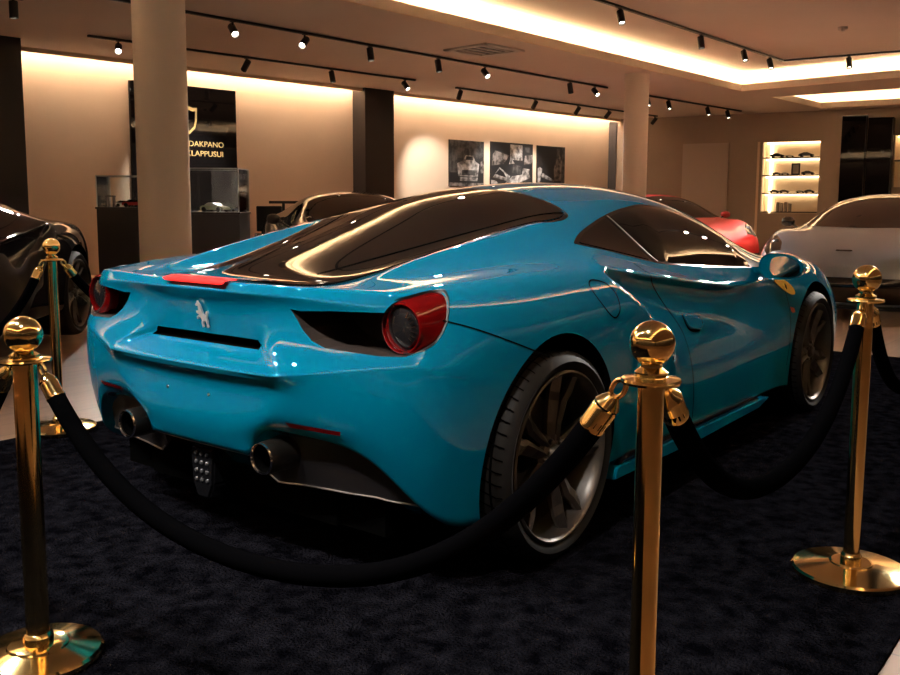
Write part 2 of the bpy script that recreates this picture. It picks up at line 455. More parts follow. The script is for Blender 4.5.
def wheel(parent, cx, cy, R, width, side, name='wheel', rim=MRIM, spokes=5, spin=0., detail=True, zc=None):
    """side=-1: outer face towards -y. Built about z then turned so that the axle lies along y"""
    w = empty(name, (cx, cy, zc or R)); w.parent = parent
    mt = Matrix.Rotation(PI/2, 4, 'X') if side < 0 else Matrix.Rotation(-PI/2, 4, 'X')
    h = width/2; rr = R*.815
    tp = [(rr-.008, -h+.02), (rr+.012, -h+.002), (R-.035, -h-.004), (R-.010, -h+.014), (R-.003, -h+.034), (R, -h+.07), (R, h-.07), (R-.003, h-.034), (R-.010, h-.014), (R-.035, h+.004), (rr+.012, h-.002), (rr-.008, h-.02)]
    bm = bmesh.new(); lathe_bm(bm, tp, 64, mt)
    t = from_bm('tyre', bm, MTYRE, w, angle=.9)
    if detail:   # tread grooves
        bm = bmesh.new()
        for q in (-.34, -.12, .12, .34):
            lathe_bm(bm, [(R+.0006, q*width-.004), (R+.0006, q*width+.004)], 64, mt)
        for k in range(56):
            a = 2*PI*k/56
            for sgn in (-1, 1):
                p = [Vector((R*math.cos(a)*1.002, R*math.sin(a)*1.002, sgn*.18*width)), Vector((R*math.cos(a+.05)*1.002, R*math.sin(a+.05)*1.002, sgn*(.40*width))),
                     Vector(((R-.009)*math.cos(a+.06)*1.003, (R-.009)*math.sin(a+.06)*1.003, sgn*(h-.012)))]
                prev = None
                for c in p:
                    tv = Vector((-math.sin(a), math.cos(a), 0))*.0022
                    e = (bm.verts.new(mt @ (c-tv)), bm.verts.new(mt @ (c+tv)))
                    if prev: bm.faces.new((prev[0], prev[1], e[1], e[0]))
                    prev = e
        from_bm('tread_groove', bm, MGAP, t)
    # rim: outer lip + barrel
    zo = h-.006
    lathe('rim_lip', [(rr-.004, zo-.02), (rr-.001, zo), (rr-.008, zo+.004), (rr-.014, zo-.002), (rr-.022, zo-.03), (rr-.03, zo-.10), (rr-.034, -h+.03), (rr-.004, -h+.03)], rim, w, 64, mt, .7)
    lathe('barrel', [(rr-.036, zo-.10), (rr-.045, -h+.04), (.09, -h+.05), (.09, -.02)], MBARREL, w, 48, mt, .7)
    lathe('brake_disc', [(.08, zo-.15), (.185, zo-.15), (.185, zo-.18), (.08, zo-.18)], MDISC, w, 40, mt, .5, True)
    # spokes: paired blades that widen to the lip
    for k in range(spokes):
        a = spin + 2*PI*k/spokes
        sp = bmesh.new()
        for sg in (-1, 1):
            st_ = []
            for (r, off, wd, dz, th) in ((.045, .020, .030, -.028, .035), (.10, .024, .038, -.030, .035), (.17, .033, .050, -.026, .032), (rr-.075, .045, .050, -.020, .028), (rr-.012, .056, .034, -.010, .024)):
                c0 = sg*(off-wd/2); c1 = sg*(off+wd/2)
                ridge = sg*(off-wd*.18)
                st_.append([(r, c0, zo+dz-.010), (r, ridge, zo+dz), (r, c1, zo+dz-.016), (r, c1*.98, zo+dz-th), (r, c0, zo+dz-th)])
            rows = []
            for s5 in st_:
                rows.append([sp.verts.new(mt @ Vector((r*math.cos(a)-q*math.sin(a), r*math.sin(a)+q*math.cos(a), z))) for r, q, z in s5])
            for r0, r1 in zip(rows, rows[1:]):
                for j in range(5): sp.faces.new((r0[j], r0[(j+1) % 5], r1[(j+1) % 5], r1[j]))
            sp.faces.new(rows[0]); sp.faces.new(rows[-1])
        from_bm('spoke', sp, rim, w)
    lathe('hub', [(0, zo-.020), (.028, zo-.020), (.032, zo-.026), (.034, zo-.034), (.06, zo-.036), (.072, zo-.046), (.074, zo-.09), (0, zo-.09)], rim, w, 40, mt, .5)
    hc = lathe('centre_cap', [(0, zo-.014), (.02, zo-.015), (.026, zo-.019), (.027, zo-.03)], MCHROME if False else MRIM, w, 28, mt, .5)
    for k in range(5):
        a = spin + 2*PI*(k+.5)/5
        bm = bmesh.new(); lathe_bm(bm, [(0, zo-.024), (.008, zo-.025), (.010, zo-.03), (.010, zo-.05)], 12, mt @ Matrix.Translation((.05*math.cos(a), .05*math.sin(a), 0)))
        from_bm('wheel_nut', bm, MDISC, w, angle=.6)
    return w
# ------------------------------------------------------------------ the blue car
car = empty('car', (0, 0, 0))
tag(car, 'glossy blue sports car seen from behind, on the dark carpet inside gold rope posts', 'car')
skin0 = subdivided(car_cage(), 3)
skin0.polygons.foreach_set('use_smooth', [True]*len(skin0.polygons))
cutters = []
for s in (-1, 1):
    y0, y1 = (-1.2, -.60) if s < 0 else (.60, 1.2)
    cutters.append((cyl_bm((-.022, .345), .351, y0, y1, .388), 1))
    cutters.append((cyl_bm((2.645, .34), .380, y0, y1), 1))
def yz_prism(pts, x0, x1, s):
    bm = bmesh.new(); prism_bm(bm, [Vector((x0, -s*w, z)) for w, z in pts], (x1-x0, 0, 0)); return bm
POCK_PX = [(290,309),(300,311),(330,311),(360,312),(384,313),(392,304),(409,296),(430,290),(442,290),(448,298),(449,312),(445,330),(436,343),(424,351),(405,357),(380,356.5),(350,352),(325,348),(312,341),(302,329)]
B0 = bvh_of(skin0)
POCK = []
for (u_, v_) in POCK_PX:
    p = surf_from_pixel(B0, u_, v_)
    if p is None: p = atx(u_, v_, -.55)
    POCK.append((-p.y, p.z))
for s in (1, -1): cutters.append((yz_prism(POCK, -.9, -.40, s), 2))
# slot above the number-plate shelf
sl = [(-.255, .714), (.255, .714), (.270, .687), (-.270, .687)]
bm = bmesh.new(); prism_bm(bm, [Vector((-.68, y, z)) for y, z in sl], (.14, 0, 0)); cutters.append((bm, 3))
skin, BS = cut(skin0.copy(), cutters, [MBLUE, MARCH, MPOCKET, MGAP])
body = link('body', skin, None, car)

# wheels
for s in (-1, 1):
    wheel(car, -.012, s*.822, .334, .295, s, spin=.1, zc=.345)
    wheel(car, 2.65, s*.832, .326, .245, s, spin=-.45, zc=.340)

# ---- glass
def wpx(pts): return [surf_from_pixel(B0, u, v) for u, v in pts]
for s in (1, -1):
    f = (lambda P: P) if s > 0 else mir
    lo = catmull([(.47,-.72,.985),(.62,-.76,.955),(.93,-.80,.895),(1.3,-.81,.862),(1.7,-.80,.832),(2.13,-.78,.803)], 5)
    up = catmull([(.47,-.72,.99),(.60,-.70,1.035),(.88,-.66,1.098),(1.1,-.63,1.128),(1.31,-.62,1.138),(1.6,-.63,1.10),(1.85,-.67,1.015),(2.13,-.77,.812)], 5)
    sr = strip_patch('window_seal', B0, (f(lo), f(up)), 0, s, MBLACK, car, .0012, 60, 10, (0, s*.95, -.3))
    lo2 = catmull([(.93+.03,-.80,.902),(1.3,-.81,.872),(1.7,-.80,.842),(1.98,-.79,.822)], 5)
    up2 = catmull([(.90,-.66,1.085),(1.1,-.63,1.114),(1.31,-.62,1.122),(1.6,-.63,1.083),(1.85,-.67,.995),(2.0,-.72,.90)], 5)
    # door glass is bounded at the rear by the raked shut line, built as a slanted grid
    strip_patch('side_window', B0, (f(lo2), f(up2)), 0, s, MGLASS, car, .004, 50, 16, (0, s*.95, -.3), bulge=.027)
    loq = [(.51,-.72,.985),(.62,-.76,.963),(.90,-.80,.908)]
    upq = [(.51,-.72,.992),(.60,-.70,1.024),(.86,-.66,1.082),(.90,-.80,1.0)]
    strip_patch('quarter_window', B0, (f(loq), f(upq)), 0, s, MGLASS, car, .004, 20, 8, (0, s*.95, -.3))
# rear window over the engine
RW = [(-.50,.36),(-.40,.355),(-.15,.385),(.1,.425),(.36,.495),(.52,.56),(.60,.565),(.655,.55),(.70,.49),(.75,.38),(.80,.2),(.82,0)]
def symx(P):
    lo = [(x, -w, 1.) for x, w in P]; up = [(x, w, 1.) for x, w in P]; return lo, up
strip_patch('rear_window_seal', B0, symx([(-.52,.37)]+[(x+.012*(x>.6), w+.018) for x, w in RW]), 0, 1, MBLACK, car, .0012, 60, 24, (0, 0, -1))
strip_patch('rear_window', B0, symx(RW), 0, 1, MGLASS, car, .004, 60, 24, (0, 0, -1))
WS = [(1.62,0),(1.63,.2),(1.66,.42),(1.72,.56),(2.0,.625),(2.25,.66),(2.42,.66),(2.56,.45),(2.62,.2),(2.63,0)]
strip_patch('windshield', B0, symx([(1.62,.03),(1.63,.2),(1.66,.42),(1.72,.56),(2.0,.625),(2.25,.66),(2.42,.64),(2.56,.45),(2.62,.2),(2.63,.02)]), 0, 1, MGLASS, car, .004, 40, 24, (0, 0, -1))
# ---- lamps
lampc = Vector((-.50, 0, .784))
for s in (1, -1):
    lx = -.535; ly = -s*.742; lz = .783
    sh = [(383,322),(388,308),(396,301),(410,296.5),(430,291.5),(441,292),(446.5,299),(447.5,312),(444,328),(435,342),(422,350),(408,355),(395,350),(386,338)]
    P = []
    for (u_, v_) in sh:
        p = surf_from_pixel(B0, u_, v_); P.append(Vector((p.x, -p.y, p.z)))
    ctr = sum(P, Vector())/len(P)
    P0 = [ctr+(p-ctr)*1.05 for p in P]
    for p in P0: p.x = max(p.x, -.532)
    P = [ctr+(p-ctr)*.955+Vector((.003, 0, -.001)) for p in P]
    for p in P: p.x = max(p.x, -.531)
    # lens: a dome that follows the corner, open in the middle for the round lamp
    bm = bmesh.new(); Pc = catmull(P, 4, True); n = len(Pc); rings = []
    c0 = Vector((-.528, .748, .783)); rad = .071
    for q in (0, .25, .5, .75, 1.):
        ring = []
        for k, p in enumerate(Pc):
            dv = Vector((0, p.y-c0.y, p.z-c0.z)); a = math.atan2(dv.z, dv.y)
            inn = Vector((c0.x, c0.y+rad*math.cos(a), c0.z+rad*math.sin(a)))
            r = p.lerp(inn, q); r.x -= .008*math.sin(PI*min(1, q+.15)) - .004
            ring.append(bm.verts.new((r.x, -s*r.y, r.z)))
        rings.append(ring)
    back = [bm.verts.new((v.co.x+.010, v.co.y, v.co.z)) for v in rings[0]]
    rings.insert(0, back)
    inner = [bm.verts.new((v.co.x+.03, v.co.y, v.co.z)) for v in rings[-1]]
    rings.append(inner)
    for a_, b_ in zip(rings, rings[1:]):
        for k in range(n): bm.faces.new((a_[k], a_[(k+1) % n], b_[(k+1) % n], b_[k]))
    lamp = from_bm('tail_lamp', bm, MRED, car, angle=.7)
    bm = bmesh.new(); oc = catmull(P0, 4, True); ra = []
    for k in range(n):
        a_ = oc[k]; b_ = Pc[k]
        ra.append([bm.verts.new((x_, -s*y_, z_)) for x_, y_, z_ in ((a_.x+.03, a_.y, a_.z), (a_.x-.001, a_.y, a_.z), (b_.x-.001, b_.y, b_.z), (b_.x+.03, b_.y, b_.z))])
    for k in range(n):
        q0, q1 = ra[k], ra[(k+1) % n]
        for j in range(3): bm.faces.new((q0[j], q0[j+1], q1[j+1], q1[j]))
    from_bm('lamp_bezel', bm, MDARK, lamp, angle=.7)
    mt = Matrix.Translation((c0.x, -s*c0.y, c0.z)) @ Matrix.Rotation(-PI/2, 4, 'Y')
    lathe('lamp_lens', [(0, .004), (.03, .003), (.054, -.004), (.062, -.012), (.067, -.03)], MLENS, lamp, 40, mt, .5)
    lathe('lamp_ring', [(.063, -.006), (.067, .004), (.071, .003), (.074, -.006)], MRED, lamp, 40, mt, .8)
    for k in range(7):
        a = 2*PI*(k/22) + (2.3 if s > 0 else 2.9)
        bm = bmesh.new(); box_bm(bm, (.045, 0, .004), (.016, .003, .003), mt @ Matrix.Rotation(a+PI/2*1.1, 4, 'Z'))
        from_bm('reflector_glint', bm, MCHROME, lamp)
# third brake light on the lip
bm = bmesh.new(); rows = []
for k in range(25):
    w = -.155 + .31*k/24; e = min(1, (1-abs(w)/.155)*8)**.5
    rows.append([bm.verts.new((x, w, z)) for x, z in ((-.612, .893+.006*e-.004), (-.638, .896+.006*e-.006), (-.660, .888), (-.664, .877+.006*(1-e)))])
for a_, b_ in zip(rows, rows[1:]):
    for j in range(3): bm.faces.new((a_[j], a_[j+1], b_[j+1], b_[j]))
bmesh.ops.recalc_face_normals(bm, faces=bm.faces)
from_bm('brake_light', bm, MREDLIT, car, angle=.9)
# reflectors low in the bumper
for s in (1, -1):
    P = [aty(u, v, -.58) for u, v in ((276,427),(279,433),(343,442),(347,437.5))]
    bot = [(-.6,-.42*s,.49)]
    lo = [(-.60, -s*.425, .478), (-.60, -s*.60, .475)]; up = [(-.60, -s*.415, .494), (-.60, -s*.605, .488)]
    strip_patch('reflector', B0, (lo, up), 1, s, MRED, car, .003, 14, 3, (1, 0, 0))
# exhausts
for s in (1, -1):
    mt = Matrix.Translation((-.66, -s*.344, .378)) @ Matrix.Rotation(-PI/2, 4, 'Y')
    ex = lathe('exhaust_pipe', [(.042, .03), (.046, .034), (.048, .028), (.050, 0), (.054, -.16), (.048, -.16), (.043, -.02)], MSTEEL, car, 40, mt, .6)
    lathe('pipe_bore', [(0, -.10), (.0425, -.10), (.0425, .025)], MGAP, ex, 32, mt, .5)
    lathe('pipe_rim', [(.0415, .031), (.044, .0365), (.0462, .036), (.048, .031)], MCHROME, ex, 40, mt, .9)
# ---- lower rear: valance, diffuser, fins, fog lamp
def bump_edge(w):   # lower edge of the painted bumper (w -> x, z)
    P = [(0,-.655,.372),(.25,-.65,.372),(.30,-.635,.455),(.56,-.605,.458),(.70,-.565,.412),(.815,-.49,.25),(.89,-.40,.215)]
    for a, b in zip(P, P[1:]):
        if a[0] <= w <= b[0]:
            k = (w-a[0])/(b[0]-a[0]); return a[1]+(b[1]-a[1])*k, a[2]+(b[2]-a[2])*k
    return P[-1][1:]
def low_edge(w):    # lower edge of the dark valance beside the pipes
    P = [(.24,.318),(.30,.275),(.40,.283),(.52,.286),(.65,.285),(.76,.270),(.81,.245)]
    if w <= P[0][0]: return P[0][1]
    for a, b in zip(P, P[1:]):
        if a[0] <= w <= b[0]: return a[1]+(b[1]-a[1])*(w-a[0])/(b[0]-a[0])
    return P[-1][1]
for s in (1, -1):
    bm = bmesh.new(); rows = []
    for k in range(30):
        w = .25+(.80-.25)*k/29; x, zt = bump_edge(w); zb = min(low_edge(w), zt-.004)
        rows.append([bm.verts.new((x+.030+.02*(1-q), -s*w, zb+(zt+.012-zb)*q)) for q in (0, .25, .5, .75, 1)])
    for a, b in zip(rows, rows[1:]):
        for j in range(4): bm.faces.new((a[j], a[j+1], b[j+1], b[j]))
    bmesh.ops.recalc_face_normals(bm, faces=bm.faces)
    bmesh.ops.solidify(bm, geom=bm.faces[:], thickness=.012)
    va = from_bm('rear_valance', bm, MDARK, car, angle=.6)
    tube('valance_edge', [(bump_edge(w)[0]+.048, -s*w, low_edge(w)-.002) for w in np.linspace(.27, .79, 20)], .0028, MEDGE, va, 6)
bm = bmesh.new()
box_bm(bm, (-.26, 0, .265), (.46, 1.30, .23)); box_bm(bm, (-.30, 0, .21), (.42, .94, .12))
df = from_bm('diffuser', bm, MGAP, car)
for y in (-.52, -.26, .26, .52):
    prism('fin', [(-.52, y-.006, .27), (-.48, y-.006, .145), (-.15, y-.006, .13), (-.15, y-.006, .28)], (0, .012, 0), MGAP, df)
bm = bmesh.new(); hexp = [(y_+.03, z_) for y_, z_ in ((-.055, .338), (.055, .338), (.060, .30), (.054, .215), (.030, .165), (-.030, .165), (-.054, .215), (-.060, .30))]
prism_bm(bm, [Vector((-.625, y, z)) for y, z in hexp], (.08, 0, 0)); bmesh.ops.bevel(bm, geom=bm.edges[:], offset=.008, segments=2, affect='EDGES')
fg = from_bm('fog_lamp', bm, MBLACK, car)
for i in range(4):
    for j in range(3):
        mt = Matrix.Translation((-.627, .03+(j-1)*.028, .314-.029*i)) @ Matrix.Rotation(-PI/2, 4, 'Y')
        lathe('lamp_dot', [(0, .004), (.005, .003), (.0075, 0), (.0075, -.006)], MLENS if 0 else MDOT, fg, 12, mt)
tube('bumper_trim', [(bump_edge(abs(w))[0]-.002, w, .364) for w in np.linspace(-.24, .24, 14)], .0035, MEDGE, car, 6)
# ---- side skirts
for s in (1, -1):
    sp = [(.315,.190),(.33,.236),(.36,.226),(1.75,.232),(1.86,.226),(1.72,.196),(1.0,.188)]
    prism('side_skirt', [Vector((x, -s*.925, z)) for x, z in sp], (0, -s*.05, 0), MBLUE, car, .006)
    prism('skirt_blade', [Vector((x, -s*.935, z)) for x, z in ((.37,.228),(1.77,.233),(1.70,.252),(.44,.258))], (0, -s*.026, 0), MBLACK, car, .004)
# ---- mirrors
for s in (1, -1):
    bm = bmesh.new()
    prof = [(-.085, .070), (-.055, .088), (.0, .096), (.06, .083), (.105, .045)]
    out = catmull([Vector((0, -.125, -.005)), Vector((0, -.10, .05)), Vector((0, -.03, .066)), Vector((0, .06, .056)), Vector((0, .115, .02)), Vector((0, .118, -.035)), Vector((0, .06, -.062)), Vector((0, -.04, -.066)), Vector((0, -.10, -.05))], 4, True)
    rings = []
    for x, k in ((-.045, .97), (-.055, 1.), (-.03, 1.03), (.02, 1.0), (.07, .82), (.105, .55), (.12, .2)):
        rings.append([bm.verts.new((x+.05*p.y*(-1), p.y*k, p.z*k+.01*(1-k))) for p in out])
    n = len(out)
    for a, b in zip(rings, rings[1:]):
        for k in range(n): bm.faces.new((a[k], a[(k+1) % n], b[(k+1) % n], b[k]))
    bm.faces.new(rings[-1]); bm.faces.new(rings[0])
    for v in bm.verts: v.co.y *= -s
    mh = from_bm('mirror_housing', bm, MBLUE, car, angle=.7)
    for v in mh.data.vertices: v.co.y *= .80; v.co.z *= .92
    mh.location = (1.925, -s*.985, .842); mh.rotation_euler = (0, 0, s*.10)
    bm = bmesh.new(); bm.faces.new([bm.verts.new((p.y*(-.05)-.058, (p.y*.70+.024)*-s, p.z*.80)) for p in out])
    mg = from_bm('mirror_glass', bm, MMIRROR, mh)
    for v in mg.data.vertices: v.co.y *= .80; v.co.z *= .92
    tube('mirror_arm', [(1.99, -s*.80, .802), (1.975, -s*.86, .812), (1.95, -s*.93, .818)], [.024, .020, .022], MBLUE, car, 12)
# ---- door handle, fuel cap, shut lines
for s in (1, -1):
    f = (lambda P: [Vector(p) for p in P]) if s > 0 else mir
    d = (0, s*1., 0)
    SL = lambda pts, w=.006, nm='shut_line', cl=False: groove(nm, B0, f(pts), w, MGAP, car, .0014, d, 6, cl)
    SL([aty(*q, -.9) for q in [(653,264),(657,280),(668,300),(680,325),(682,345),(681.5,400),(681,440)]])          # rear edge of the door
    SL([aty(*q, -.93) for q in [(789,290),(790,310),(789,335),(786,365)]])
    SL([aty(*q, -.9) for q in [(452,319),(475,328),(500,340),(532,355)]], .005)                                   # bumper seam
    ps = [(603,281),(609,284),(613,291),(614,300),(613,310),(608,317),(603,314),(598,305),(594,295),(593,286),(597,281)]
    SL([aty(*q, -.93) for q in ps], .006, 'fuel_cap', True)
    # handle: recess plate and a short blade
    hp = [aty(*q, -.89) for q in ((684,315),(699,317),(701,323),(697,330),(687,329))]
    strip_patch('door_handle', B0, (f([hp[0], hp[4], hp[3], hp[2]]), f([hp[0], hp[1], hp[2]])), 0, s, MBLUE2, car, .010, 12, 6, d, .006)
    hb = [aty(*q, -.89) for q in ((684,315),(687,329.5),(698,330.5))]
    SL([hp[0]+Vector((.004, 0, .002)), hp[4], hp[3]], .012, 'handle_recess')
    sm = [aty(*q, -.94) for q in ((792.5,307),(795.5,308),(796,312),(794,313),(792.5,311))]
    mk = strip_patch('side_marker', B0, (f([sm[0], sm[4], sm[3], sm[2]]), f([sm[0], sm[1], sm[2]])), 0, s, MORANGE, car, .003, 6, 4, d)
# yellow shield with a small dark horse
def horse_pts():
    return [(.1,0),(.16,.05),(.12,.25),(.22,.42),(.40,.40),(.52,.22),(.50,.05),(.58,.0),(.62,.10),(.62,.30),(.55,.45),(.66,.62),(.92,.60),(.94,.48),(1.0,.50),(1.0,.66),(.74,.76),(.90,.92),(.86,.80),(.98,.86),(.96,1.0),(.74,1.02),(.72,1.30),(.90,1.28),(.96,1.36),(.80,1.52),(.72,1.62),(.66,1.50),(.52,1.40),(.44,1.10),(.36,.86),(.22,.74),(.10,.80),(.02,1.0),(-.10,1.05),(-.02,.78),(.06,.60),(.02,.40),(.06,.22),(.02,.08)]
def horse(name, origin, ux, uz, n, size, th, m, parent):
    P = [Vector(origin)+Vector(ux)*((.5-x)*size/1.6*.8)+Vector(uz)*((z-.8)*size/1.6) for x, z in horse_pts()]
    return prism(name, P, Vector(n)*th, m, parent)
for s in (1, -1):
    f = (lambda P: [Vector(p) for p in P]) if s > 0 else mir
    sh = [aty(*q, -.93) for q in ((782.5,281.5),(786,279.5),(791,281),(795,287.5),(795.5,294),(792.5,294.5),(787,289.5))]
    sp_ = []
    for p in catmull(sh, 3, True):
        q = hit(B0, (p.x, -s*1.3, p.z), (0, s, 0)); sp_.append(q)
    bmS = bmesh.new(); cS = sum(sp_, Vector())/len(sp_); nS = smooth_normal(B0, cS)[0]
    prism_bm(bmS, [q+nS*.0035 for q in sp_], nS*.003)
    bmesh.ops.triangulate(bmS, faces=[f_ for f_ in bmS.faces if len(f_.verts) > 4])
    bd = from_bm('fender_shield', bmS, MYELLOW, car)
    c = aty(789.5, 287, -.93); hh = hit(B0, Vector((c.x, -s*1.3, c.z)), (0, s, 0))
    nn, _ = smooth_normal(B0, hh); ux = Vector((1, 0, 0)); ux = (ux-nn*ux.dot(nn)).normalized()*(s); uz = nn.cross(ux)*(1)
    if uz.z < 0: uz = -uz
    horse('shield_emblem', hh+nn*.0075, ux, uz, nn, .030, .002, MGAP, bd)
hh = hit(B0, (-2, 0.0, .768), (1, 0, 0)); nn, _ = smooth_normal(B0, hh)
uz = Vector((0, 0, 1)); uz = (uz-nn*uz.z).normalized()
ebm = bmesh.new(); EP = []
zs = [.774+(z-.8)*.086/1.6 for z in (.0, .8, 1.6)]
xs_ = [hit(B0, (-2, 0, z), (1, 0, 0)).x for z in zs]
kx = (xs_[2]-xs_[0])/(zs[2]-zs[0])
for x, z in horse_pts():
    zz = .774+(z-.8)*.086/1.6
    EP.append(Vector((min(xs_)-.001 if False else xs_[0]+kx*(zz-zs[0])-.003-max(0, xs_[0]*.5+xs_[2]*.5-xs_[1]), -(.5-x)*.086/1.6*.95, zz)))
prism_bm(ebm, EP, (-.006, 0, 0))
from_bm('emblem', ebm, MEMBLEM, car)
# wheel-arch lip, small screw heads where a plate would sit
for y, z in ((-.09, .535), (.12, .535)):
    hh = hit(B0, (-2, y, z), (1, 0, 0)); nn, _ = smooth_normal(B0, hh)
    lathe('plate_screw', [(0, .003), (.004, .003), (.006, 0)], MCHROME, car, 12, frame_to(hh, hh+nn))
# black bar at the front of the side window, antenna fin line on the engine cover
for s in (1, -1):
    f = (lambda P: [Vector(p) for p in P]) if s > 0 else mir
    groove('window_bar', B0, f([(1.845,-.68,1.005),(1.90,-.72,.92),(1.965,-.79,.825)]), .028, MBLACK, car, .006, (0, s*.95, -.3), 6)
    groove('window_chrome', B0, f([(.89,-.665,1.095),(.905,-.70,1.03),(.935,-.78,.925),(.95,-.80,.895)]), .012, MEDGE, car, .006, (0, s*.95, -.3), 6)
    groove('engine_cover_line', B0, [(.66, -s*.545, 1.1), (.3, -s*.40, 1.04), (-.1, -s*.27, .94), (-.32, -s*.20, .9)], .008, MGAP, car, .0055, (0, 0, -1), 6)
LED = 25.; LEDW = 46.; SPOT = 3.5; EXPO = 1.55
CARS = [
 (836, 9.1, (3.72, 0), 181, 1.03, 'car', 'silver sports car facing the camera at right, with black lower nose', 's', dict(front=(.16, .40, MBLACK))),
 (734, 14.3, (3.45, .4), 228, 1.06, 'car', 'red sports car behind the blue car, facing right before the back wall', 'r', dict(front=(.18, .36, MBLACK), roof=MREDP)),
 (80, 8.2, (-.50, .82), 222, 1.06, 'car', 'glossy black sports car at the left edge behind the rear post', 'b', dict(front=(.16, .38, MDARK), roof=MBLKP)),
 (392, 9.4, (3.72, 0), 234, 1.04, 'car', 'dark graphite sports car behind the rear window, before the beige wall', 'g', dict(front=(.16, .38, MDARK), roof=MGRAPH)),
]

OVER_L = [(9.2, (1.6,.6,.5), 16.3), (12., (.0,.8,.5), 16.3), (14.4, (-.8,.3,.5), 19.2)]  # aim and power of the added, unseen track heads
OVER_R = [(1.2, (9.,-1.,.5), 22.2), (3.6, (3.,-1.5,.3), 50), (5.2, (1.4,-1.2,.4), 42), (6.6, (.2,-1.2,.4), 38)]
OVER_N = [(.6, (-.7,.6,.5), 28), (2., (-.7,.0,.5), 30), (3.6, (-.6,-.5,.4), 29), (5.2, (0,-.9,.4), 31)]
# ------------------------------------------------------------------ setting
H = 3.3
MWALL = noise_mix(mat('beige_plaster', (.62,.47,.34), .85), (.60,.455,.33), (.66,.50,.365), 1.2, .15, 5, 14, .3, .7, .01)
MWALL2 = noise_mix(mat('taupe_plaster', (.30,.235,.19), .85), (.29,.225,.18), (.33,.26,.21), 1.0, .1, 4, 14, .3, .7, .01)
MCEIL = noise_mix(mat('ceiling_paint', (.68,.58,.51), .9), (.66,.565,.495), (.70,.60,.53), .8, .05, 3, 20, .3, .7, .005)
MLIP = mat('cove_lip_paint', (.74,.58,.42), .8)
MDKWALL = mat('charcoal_panel', (.028,.024,.026), .5)
MDKW2 = noise_mix(mat('dark_brown_plaster', (.045,.035,.03), .8), (.04,.03,.026), (.055,.043,.037), 1.0, .1, 4, 14, .3, .7, .01)
MCOLUMN = noise_mix(mat('column_paint', (.72,.64,.57), .75), (.70,.62,.55), (.74,.66,.59), 1.5, .05, 3, 20, .3, .7, .01)
MPANEL = mat('polished_black_panel', (.005,.004,.004), .25, 0, .45, .03, .0)
MTRACK = mat('track_black', (.008,.008,.009), .4)
MWHITE = mat('white_plastic', (.55,.5,.46), .5)
MLED = emat('warm_led', (1., .76, .45), LED)
MLEDW = emat('wall_led', (1., .82, .62), LEDW)
MBULB = emat('spot_bulb', (1., .82, .6), 14)
MSHELFLED = emat('shelf_led', (1., .74, .42), 5)

# floor: large warm tiles; carpet with pile
mf = mat('tan_floor_tiles', (.42,.29,.2), .35, spec=.4)
nt = mf.node_tree; b_ = nt.nodes['Principled BSDF']
tc = nt.nodes.new('ShaderNodeTexCoord'); br = nt.nodes.new('ShaderNodeTexBrick')
br.inputs['Scale'].default_value = 1; br.inputs['Brick Width'].default_value = 1.3; br.inputs['Row Height'].default_value = .22
br.inputs['Mortar Size'].default_value = .004; br.inputs['Color1'].default_value = (.36,.205,.12,1); br.inputs['Color2'].default_value = (.31,.175,.10,1); br.inputs['Mortar'].default_value = (.2,.13,.09,1)
n_ = nt.nodes.new('ShaderNodeTexNoise'); n_.inputs['Scale'].default_value = 6; n_.inputs['Detail'].default_value = 6
mp = nt.nodes.new('ShaderNodeMapping'); mp.inputs['Scale'].default_value = (.35, 3, 1)
mx = nt.nodes.new('ShaderNodeMix'); mx.data_type = 'RGBA'; mx.blend_type = 'MULTIPLY'; mx.inputs[0].default_value = .45
nt.links.new(tc.outputs['Object'], br.inputs['Vector']); nt.links.new(tc.outputs['Object'], mp.inputs['Vector']); nt.links.new(mp.outputs[0], n_.inputs['Vector'])
nt.links.new(br.outputs['Color'], mx.inputs[6]); nt.links.new(n_.outputs['Fac'], mx.inputs[7]); nt.links.new(mx.outputs[2], b_.inputs['Base Color'])
structure(box('floor', (6.5, 1.5, -.05), (33, 24, .1), mf))
mc = noise_mix(mat('navy_black_pile', (.012,.012,.016), .95, spec=.0, sheen=.0), (.0018,.0018,.003), (.0125,.0122,.0168), 18, 1., 14, 120, .34, .68, .03)
CA, CB, CC, CD = (-3.6, -1.87), (4.86, -2.02), (4.97, 1.82), (-3.6, 1.86)
bm = bmesh.new(); prism_bm(bm, [Vector((*p, .001)) for p in ((-3.6,-1.925), (4.90,-1.925), (4.90,1.84), (-3.6,1.86))], (0, 0, .010))
cp = from_bm('carpet', bm, mc); tag(cp, 'large dark navy carpet lying under the blue car', 'carpet')

# walls
LA, LB = Vector((-9, 12.05, 0)), Vector((19.27, 8.98, 0))
BE = Vector((21.75, -9, 0)); RC = Vector((-9, -9, 0))
nL = Vector((.108, .994, 0)).normalized(); uL = Vector((.994, -.108, 0)).normalized()
LA2, LB2 = LA+nL*.25, LB+nL*.25
nB = Vector(((LB-BE).y, -(LB-BE).x, 0)).normalized()     # pointing outward (+x)
if nB.x < 0: nB = -nB
uB = (BE-LB).normalized()
def wall(name, a, b, n, m, z1=3.75):
    o = prism(name, [a, b, b+Vector((0,0,z1)), a+Vector((0,0,z1))], n*.15, m); structure(o); return o
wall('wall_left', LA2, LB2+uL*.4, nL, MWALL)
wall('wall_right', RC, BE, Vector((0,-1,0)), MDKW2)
wall('wall_rear', LA+Vector((0,.3,0)), RC, Vector((-1,0,0)), MDKW2)
